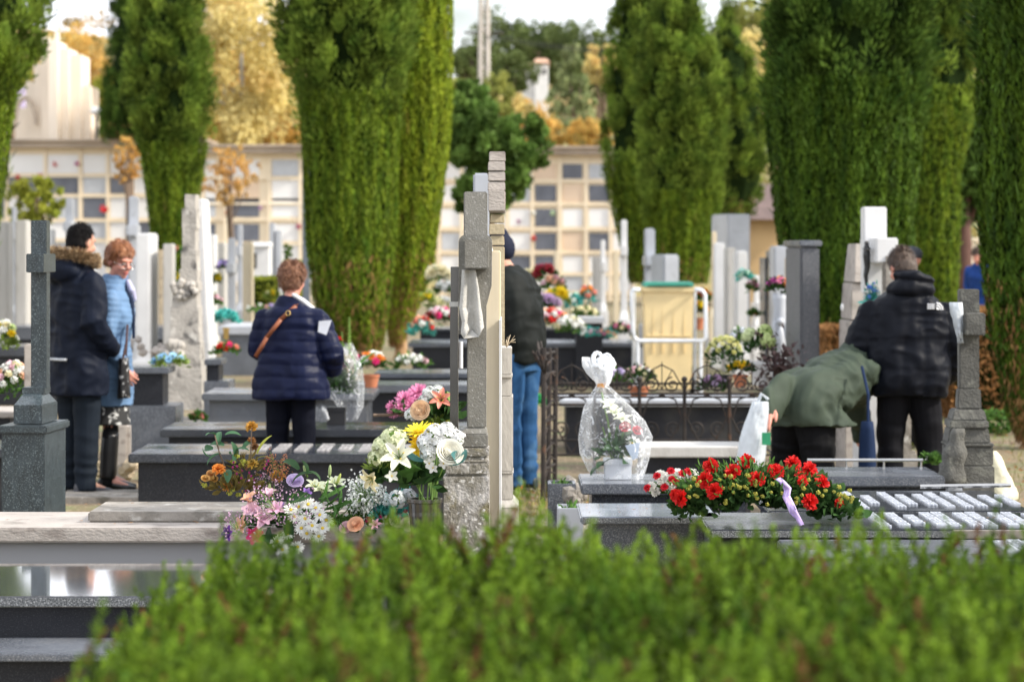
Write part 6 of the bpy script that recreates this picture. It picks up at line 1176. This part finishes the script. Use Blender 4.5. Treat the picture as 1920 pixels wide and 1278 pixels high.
# ---------------------------------------------------------------- cellophane bouquet
def film(name,c=(.9,.93,.97),a=.04):
    if name in _M: return _M[name]
    m=bpy.data.materials.new(name); _M[name]=m; m.use_nodes=True; nt=m.node_tree; N=nt.nodes; L=nt.links; b=N['Principled BSDF']; b.inputs['Base Color'].default_value=(*c,1); b.inputs['Roughness'].default_value=.12
    tr=N.new('ShaderNodeBsdfTransparent'); ms=N.new('ShaderNodeMixShader'); lw=N.new('ShaderNodeLayerWeight'); lw.inputs['Blend'].default_value=.45
    tc=N.new('ShaderNodeTexCoord'); nz=N.new('ShaderNodeTexNoise'); nz.inputs['Scale'].default_value=26; nz.inputs['Detail'].default_value=3; nz.inputs['Distortion'].default_value=1.5; L.new(tc.outputs['Object'],nz.inputs['Vector'])
    r=N.new('ShaderNodeMapRange'); r.inputs['From Min'].default_value=.57; r.inputs['From Max'].default_value=.7; r.inputs['To Max'].default_value=.6; L.new(nz.outputs['Fac'],r.inputs['Value'])
    ad=N.new('ShaderNodeMath'); ad.operation='MULTIPLY_ADD'; L.new(lw.outputs['Facing'],ad.inputs[0]); ad.inputs[1].default_value=.4; L.new(r.outputs['Result'],ad.inputs[2])
    a2=N.new('ShaderNodeMath'); a2.operation='ADD'; a2.use_clamp=True; L.new(ad.outputs[0],a2.inputs[0]); a2.inputs[1].default_value=a
    bp=N.new('ShaderNodeBump'); bp.inputs['Strength'].default_value=.6; bp.inputs['Distance'].default_value=.01; L.new(nz.outputs['Fac'],bp.inputs['Height']); L.new(bp.outputs['Normal'],b.inputs['Normal'])
    L.new(a2.outputs[0],ms.inputs[0]); L.new(tr.outputs[0],ms.inputs[1]); L.new(b.outputs[0],ms.inputs[2]); L.new(ms.outputs[0],N['Material Output'].inputs['Surface']); return m
CEL=film('cellophane')
d=13.6; s=d/F; t=thing('wrapped_bouquet','flowers in a white pot wrapped in clear cellophane tied at the top','flowers',(X(1155,d),d,.5),'grave bouquets')
square_pot(t,(X(1158,d),d,.501),50*s,34*s,mat('pot_white',(.66,.68,.72),.4),'pot')
def prof(rows,d,name,m,parent,n=40,amp=.06,dy=.8):
    mb=MB(); R=[]
    for k,(y,a,b) in enumerate(rows):
        c=X((a+b)/2,d); r=(b-a)/2*d/F; R.append([(c+r*math.cos(q)*(1+amp*math.sin(6*q+k*.5)+amp*.6*math.sin(11*q-k)),d+r*dy*math.sin(q)*(1+amp*math.sin(5*q+k*.7)),Z(y+3*math.sin(4*q),d)) for q in np.arange(n)*2*PI/n])
    mb.rings(R,caps=False); return mb.build(name,m,parent,smooth=True)
prof([(902,1118,1200),(880,1104,1208),(850,1092,1218),(820,1088,1220),(790,1090,1206),(765,1097,1184),(745,1106,1163),(728,1116,1144),(722,1120,1138)],d,'cellophane_wrap',CEL,t)
prof([(722,1120,1138),(714,1117,1142),(700,1106,1146),(684,1098,1150),(672,1094,1144)],d,'cellophane_frill',film('cellophane_dense',a=.45),t,amp=.22)
for k in range(5): 
    mb=MB(); c=at(1128+6*math.cos(k*1.3)*1.6,676+5*math.sin(k*2),d-.02*k); mb.tube([(c[0]+.022*math.cos(a),c[1]+.01*k*math.sin(a),c[2]+.03*math.sin(a)) for a in np.linspace(0,2*PI,13)],[.009]*13,6); mb.build('bow_loop',_M['cellophane_dense'],t,smooth=True)
mb=MB(); mb.lathe(at(1128,726,d),[(.022,0),(.024,.01),(.022,.02)],14); mb.build('tie',mat('tie_orange',(.7,.35,.12),.5),t)
mb=MB(); [mb.tube([at(1152,870,d),at(1140,790,d),at(1128,735,d)],.005,6),mb.tube([at(1160,870,d),at(1165,820,d),at(1180,790,d)],.004,6),mb.tube([at(1150,870,d),at(1130,800,d)],.004,6)]; mb.build('stems',GRN,t)
for (a,b,L_,dv) in ((1150,870,60,(-.5,-.3,1)),(1160,868,66,(.2,-.4,1)),(1145,872,56,(-.8,-.2,.8)),(1165,868,54,(.8,-.4,.8)),(1155,850,50,(.4,-.6,1)),(1150,845,60,(-.2,-.3,1.3)),(1172,850,40,(.5,-.7,.5)),(1140,850,50,(-.3,-.6,1)),(1162,830,44,(.2,-.4,1))): put(t,'leaf',LEAFD,at(a,b,d),L_*s,dv)
for (a,b) in ((1140,765),(1150,778),(1165,790)): put(t,'lily',(.8,.84,.66),at(a,b,d),22*s,(.2,-.6,.9))
put(t,'rose',(.5,.015,.04),at(1172,802,d-.02),10*s,(0,-.8,.6)); put(t,'rose',(.5,.015,.04),at(1194,808,d-.02),9*s,(.3,-.8,.6)); put(t,'daisy',WH,at(1186,830,d-.03),15*s,(.2,-1,.3)); put(t,'blade',(.03,.05,.03),at(1128,800,d-.02),22*s,(0,-.3,1)); foliage_part(t,at(1155,850,d),(.08,.06,.08),120,.05,FD,wid=.3)
mb=MB(); v=[at(1172,835,d-.08),at(1200,828,d-.1),at(1196,858,d-.09),at(1186,862,d-.08)]; v+=[(a,b+.003,c) for a,b,c in v]; mb.add(v,[(0,1,2,3),(7,6,5,4),(0,4,5,1),(2,6,7,3),(1,5,6,2),(3,7,4,0)]); mb.build('card',mat('card_blue_white',(.6,.7,.85),.4),t)
# ---------------------------------------------------------------- potted arrangement beside the woman in navy
d=18.6; s=d/F; t=thing('wrapped_bouquet','dark pot of bushy greenery, purple flowers and a tall gladiolus in cellophane','flowers',(X(632,d),d,.45),'grave bouquets')
square_pot(t,(X(631,d),d,.451),34*s,30*s,BLKP); foliage_part(t,at(630,730,d),(.13,.12,.13),900,.05,FD,wid=.25); 
for (a,b,c) in ((612,690,(.2,.05,.1)),(625,680,(.3,.1,.18)),(640,685,(.2,.05,.1)),(600,700,(.7,.66,.6)),(655,680,(.75,.72,.7)),(632,668,(.72,.72,.7)),(612,672,(.7,.7,.68)),(645,660,(.7,.7,.7))): put(t,'carnation',c,at(a,b,d),11*s,(0,-.7,.7))
put(t,'spike',(.42,.6,.14),at(655,655,d),.02,(0,0,1),sz=(26*s,26*s,20*s)); put(t,'spike',(.25,.4,.1),at(645,700,d),.02,(-.05,0,1),sz=(20*s,20*s,26*s))
for i in range(7): put(t,'blade',LEAFM,at(648+3*i,735-6*i,d),70*s,(.15*i-.3,-.2,2.4))
put(t,'trumpet',RD,at(622,640,d),14*s,(0,-.4,1)); put(t,'trumpet',RD,at(634,638,d),10*s,(.3,-.4,1))
prof([(785,640,668),(760,634,680),(720,604,682),(690,600,678),(665,600,668),(645,606,660)],d,'cellophane_wrap',CEL,t)
prof([(787,580,620),(775,576,618),(762,584,608)],d-.05,'cellophane_tail',CEL,t,amp=.25)
# ---------------------------------------------------------------- flowers all around
BN=[ # label, px, ybase, d, wpx, hpx, colours, kind, n, fpx, pot mat, potpx, potw, foliage
('basket of orange, white and red flowers beside the cypress trunks',696,726,22.5,62,48,(WH,OR,WH,MG,OR,WH),'mum',17,17,TERRA,24,30,FD),
('low mound of white and pastel flowers right of the trunks',770,696,25.5,72,34,(WH,CR,WH,LP,WH),'blob',22,15,None,0,0,FM),
('white flowers above yellow ones in a dark pot at the left edge',8,706,19,52,84,(WH,WH,CR,WH,YE,LG),'mum',14,20,BLKP,30,36,FY),
('large wreath of white and pale flowers at the left edge',26,772,16.2,86,106,(WH,LP,CR,WH,WH,PE),'blob',34,19,None,0,0,FM),
('light blue silk flowers with green leaves on the granite pedestal',318,694,21.6,70,34,(LB_,LB_,(.5,.72,.85)),'mum',10,17,None,0,0,FY),
('teal flowers in a brass vase behind the woman in navy',424,636,27,54,36,(TE,(.1,.55,.5),TE),'mum',11,18,GOLD,22,12,FT),
('red flowers on the small granite stand',425,670,23.4,54,30,(RD,CO,MG,RD),'mum',9,15,None,0,0,FM),
('lilac flowers hanging on the white stele, far left centre',420,510,41,24,22,(LI,(.5,.45,.8)),'blob',5,16,None,0,0,FM),
('small yellow lantern flowers below the lilac ones',406,536,39,14,24,(YE,(.85,.5,.02)),'blob',3,14,None,0,0,FM),
('hot pink flowers on the grey tomb left of the woman in navy',402,578,37,34,26,(MG,(.8,.15,.4),LP),'blob',7,13,None,0,0,FM),
('salmon pink posy beside the white stele near the monument',329,482,36,14,22,(CO,LP),'blob',4,10,None,0,0,FM),
('yellow posy half way up beside the monument',329,534,36,13,24,(YE,),'blob',3,12,None,0,0,FM),
('pink and grey mixed flowers far behind on the grey tomb',500,590,38,90,22,(LP,WH,LI,(.55,.3,.3)),'blob',12,10,None,0,0,FM),
('yellow blossom peeping by the collar of the woman in navy',508,566,39,26,22,(YE,CR),'blob',4,13,None,0,0,FY),
('reddish plastic flower pot lying on the path at left',372,792,22,26,18,((.6,.2,.18),),'blob',3,16,None,0,0,FM),
('cream chrysanthemum ball high at the back of the flower bank',822,538,34,36,34,(CR,(.85,.8,.6)),'mum',5,26,None,0,0,FM),
('peach and white flowers under the cream ball',832,560,33.5,34,30,(PE,WH,WH),'blob',7,16,None,0,0,FM),
('cream yellow mound beside the bright cypress edge',826,590,32.5,46,30,(CR,(.82,.78,.45),WH),'mum',8,20,None,0,0,FM),
('pink white and crimson cluster left of the steel lantern',828,618,31,58,40,(LP,WH,MG,WH,LP,DR),'blob',18,15,None,0,0,FD),
('small yellow flowers at the right foot of the bright cypress',800,570,32,18,18,(YE,),'blob',4,12,None,0,0,FY),
('orange and green flowers low beside the bright cypress',792,642,30,40,48,(CO,PE,RD,WH),'blob',8,14,None,0,0,FT),
('cream chrysanthemum behind the back of the man in jeans',998,534,34,28,26,(CR,),'mum',3,24,None,0,0,FM),
('dark crimson chrysanthemum in the flower bank',1022,530,33.8,36,30,(DR,(.4,.02,.08)),'mum',4,24,None,0,0,FD),
('pale pink and peach flowers beside the crimson one',1038,556,33.5,36,38,(LP,PE,(.7,.4,.4)),'blob',8,15,None,0,0,FM),
('bright yellow chrysanthemum in the flower bank',1045,576,33,40,32,(YE,(.92,.72,.05)),'mum',4,26,None,0,0,FY),
('pale lilac chrysanthemum in the flower bank',1022,590,32.5,46,34,((.72,.5,.72),(.8,.62,.78)),'mum',5,26,None,0,0,FD),
('red orange and pink cluster at the front of the flower bank',1030,634,31.5,66,54,(RD,WH,CO,MG,OR,WH,LP),'blob',24,16,None,0,0,FD),
('white daisies at the right of the flower bank',1068,640,31.2,48,46,(WH,WH,CR),'blob',14,15,None,0,0,FM),
('orange red gladioli behind the small white slab',1102,580,35,26,44,(OR,CO),'blob',6,13,None,0,0,FT),
('cream yellow roses on the small white slab',1096,600,34.5,44,22,((.86,.8,.5),CR),'blob',8,14,None,0,0,FM),
('teal and mint foliage with white blooms before the steles',1075,585,36,34,40,((.5,.75,.65),WH,TE),'blob',8,12,None,0,0,FT),
('pink cyclamen bowl left of the metal frame',1164,636,31.6,52,32,(PK,MG,LP,CR),'blob',12,12,None,0,0,FD),
('mixed small blooms along the front edge of the dark tomb',1120,636,31,60,18,(LP,WH,PE,PK),'blob',14,9,None,0,0,FT),
('yellow marigolds in a red pot behind the metal frame',1310,618,34,26,32,(YE,OR),'blob',6,16,TERRA,22,20,FD),
('red and yellow bouquet behind the metal frame',1318,572,36,32,34,(YE,RD,OR),'blob',8,14,None,0,0,FM),
('pink rose beside the small white cross',1412,552,33,22,28,(PK,LP),'blob',4,15,None,0,0,FM),
('tiny orange candle flower below the pink rose',1413,594,32,10,12,(OR,YE),'blob',3,8,None,0,0,FM),
('pale green silk flowers on the third white stele',1396,528,35,26,22,((.55,.75,.6),WH),'blob',5,12,None,0,0,FT),
('pink and white flowers in two terracotta pots on the marble lid',1198,744,21.4,66,44,(LP,(.6,.4,.4),WH,CR),'blob',18,9,TERRA,20,40,FD),
('lilac wrapped flowers left of the terracotta pots',1158,728,21.8,46,40,((.6,.5,.75),(.75,.68,.85)),'blob',6,18,None,0,0,FM),
('yellow white chrysanthemum bush behind the railing',1358,716,21.0,80,84,((.72,.7,.28),(.62,.64,.3),(.8,.78,.42)),'mum',38,11,BLKP,14,34,FD),
('bright yellow chrysanthemums in a terracotta pot',1388,726,20.4,48,26,(YE,(.85,.55,.02)),'mum',10,15,TERRA,24,28,FD),
('mauve wrapping with withered flowers under the yellow bush',1338,740,20.8,52,40,((.42,.26,.42),(.5,.38,.55)),'blob',8,17,None,0,0,FD),
('two pale green hydrangea heads in a white pot',1424,722,20.6,66,66,((.62,.72,.32),(.7,.78,.45)),'hydrangea',3,34,MAR,46,34,FD),
('white and pale blue blooms left of the hydrangeas',1386,652,21.5,36,40,((.75,.78,.85),WH),'blob',5,18,None,0,0,FM),
('orange purple and pink bouquet on the white angel vase',1459,556,21.5,48,40,(OR,PU,PK,OR,(.5,.1,.35)),'mum',12,16,None,0,0,FD),
('blue and white flowers hung on the white cross',1636,600,18.7,34,80,((.12,.25,.65),WH,WH,(.2,.35,.7)),'blob',14,12,None,0,0,FT),
('reddish flowers at the feet of the man in black',1745,872,16.5,30,18,(RD,WH,LP),'blob',5,10,None,0,0,FM),
('red flowers behind the iron gate',1008,762,19.5,26,18,(PK,),'blob',3,10,None,0,0,fol('foliage_bright',(.04,.35,.1),(.06,.45,.15),.2)),
]
for b in BN:
    b=list(b)
    if 29<b[3]<36 and 780<b[1]<1130: b[4]=int(b[4]*1.25); b[5]=int(b[5]*1.15); b[9]=b[9]*1.15; b[8]=int(b[8]*1.4)
    bunch(b[0],b[1],b[2],b[3],b[4],b[5],b[6],b[7],b[8],b[9],b[10],b[11],b[12] or None,b[13],name='flower_bouquet',leaf=.05 if b[3]<24 else .07,nl=200 if b[3]<24 else 130,group='flowers on the graves')
# low flat jumble on the dark tombs
d=21.5; t=thing('angel_vase','white marble column vase carved with an angel','vase',(X(1463,d),d,0)); mb=MB(); mb.lathe((X(1463,d),d,0),[(.075,0),(.07,.1),(.055,.2),(.05,.62),(.06,.66),(.062,.7),(.055,.8),(.06,.92),(.066,1.02),(.05,1.14),(.062,1.22),(.055,1.26)],18); mb.ell((X(1462,d),d-.06,.9),(.035,.03,.12),10,8); mb.ell((X(1462,d),d-.07,1.05),.03,9,7); [mb.ell((X(1462,d)+q*.04,d-.04,.98),(.02,.03,.08),8,6) for q in(-1,1)]; mb.build('column',MARG,t,smooth=True)
d=33; t=thing('grave_slab','small raised white slab on a dark plinth before the white steles','slab',(X(1104,d),d,0)); mb=MB(); mb.bx(X(1074,d),X(1134,d),d,d+.6,Z(606,d),Z(595,d)); mb.build('slab',MAR,t,bevel=.006); mb=MB(); mb.bx(X(1080,d),X(1130,d),d+.05,d+.55,0,Z(606,d)-.001); mb.build('base',GRS,t)
t=thing('withered_plant','bare brown shrub twigs at the right end of the railing','plant',(X(1460,18.8),18.8,.3)); mb=MB()
for i in range(46):
    a=rng.uniform(-1,1,3); b=(X(1462,18.8),18.8,.75); m_=(b[0]+a[0]*.07,b[1]+a[1]*.06,b[2]+.05+abs(a[2])*.08); mb.tube([(b[0],b[1],.3) if i%9==0 else b,m_,(m_[0]+rng.normal(0,.05),m_[1],m_[2]+rng.normal(.01,.05))],.005,4)
c=np.array([X(1462,18.8),18.8,.84])+rng.normal(0,1,(160,3))*np.array([.1,.05,.07]); tt=rdir(160); quads(mb,c,tt,perp(tt),.05,.03); mb.build('twigs',mat('twig_dark',(.06,.035,.035),.9),t)
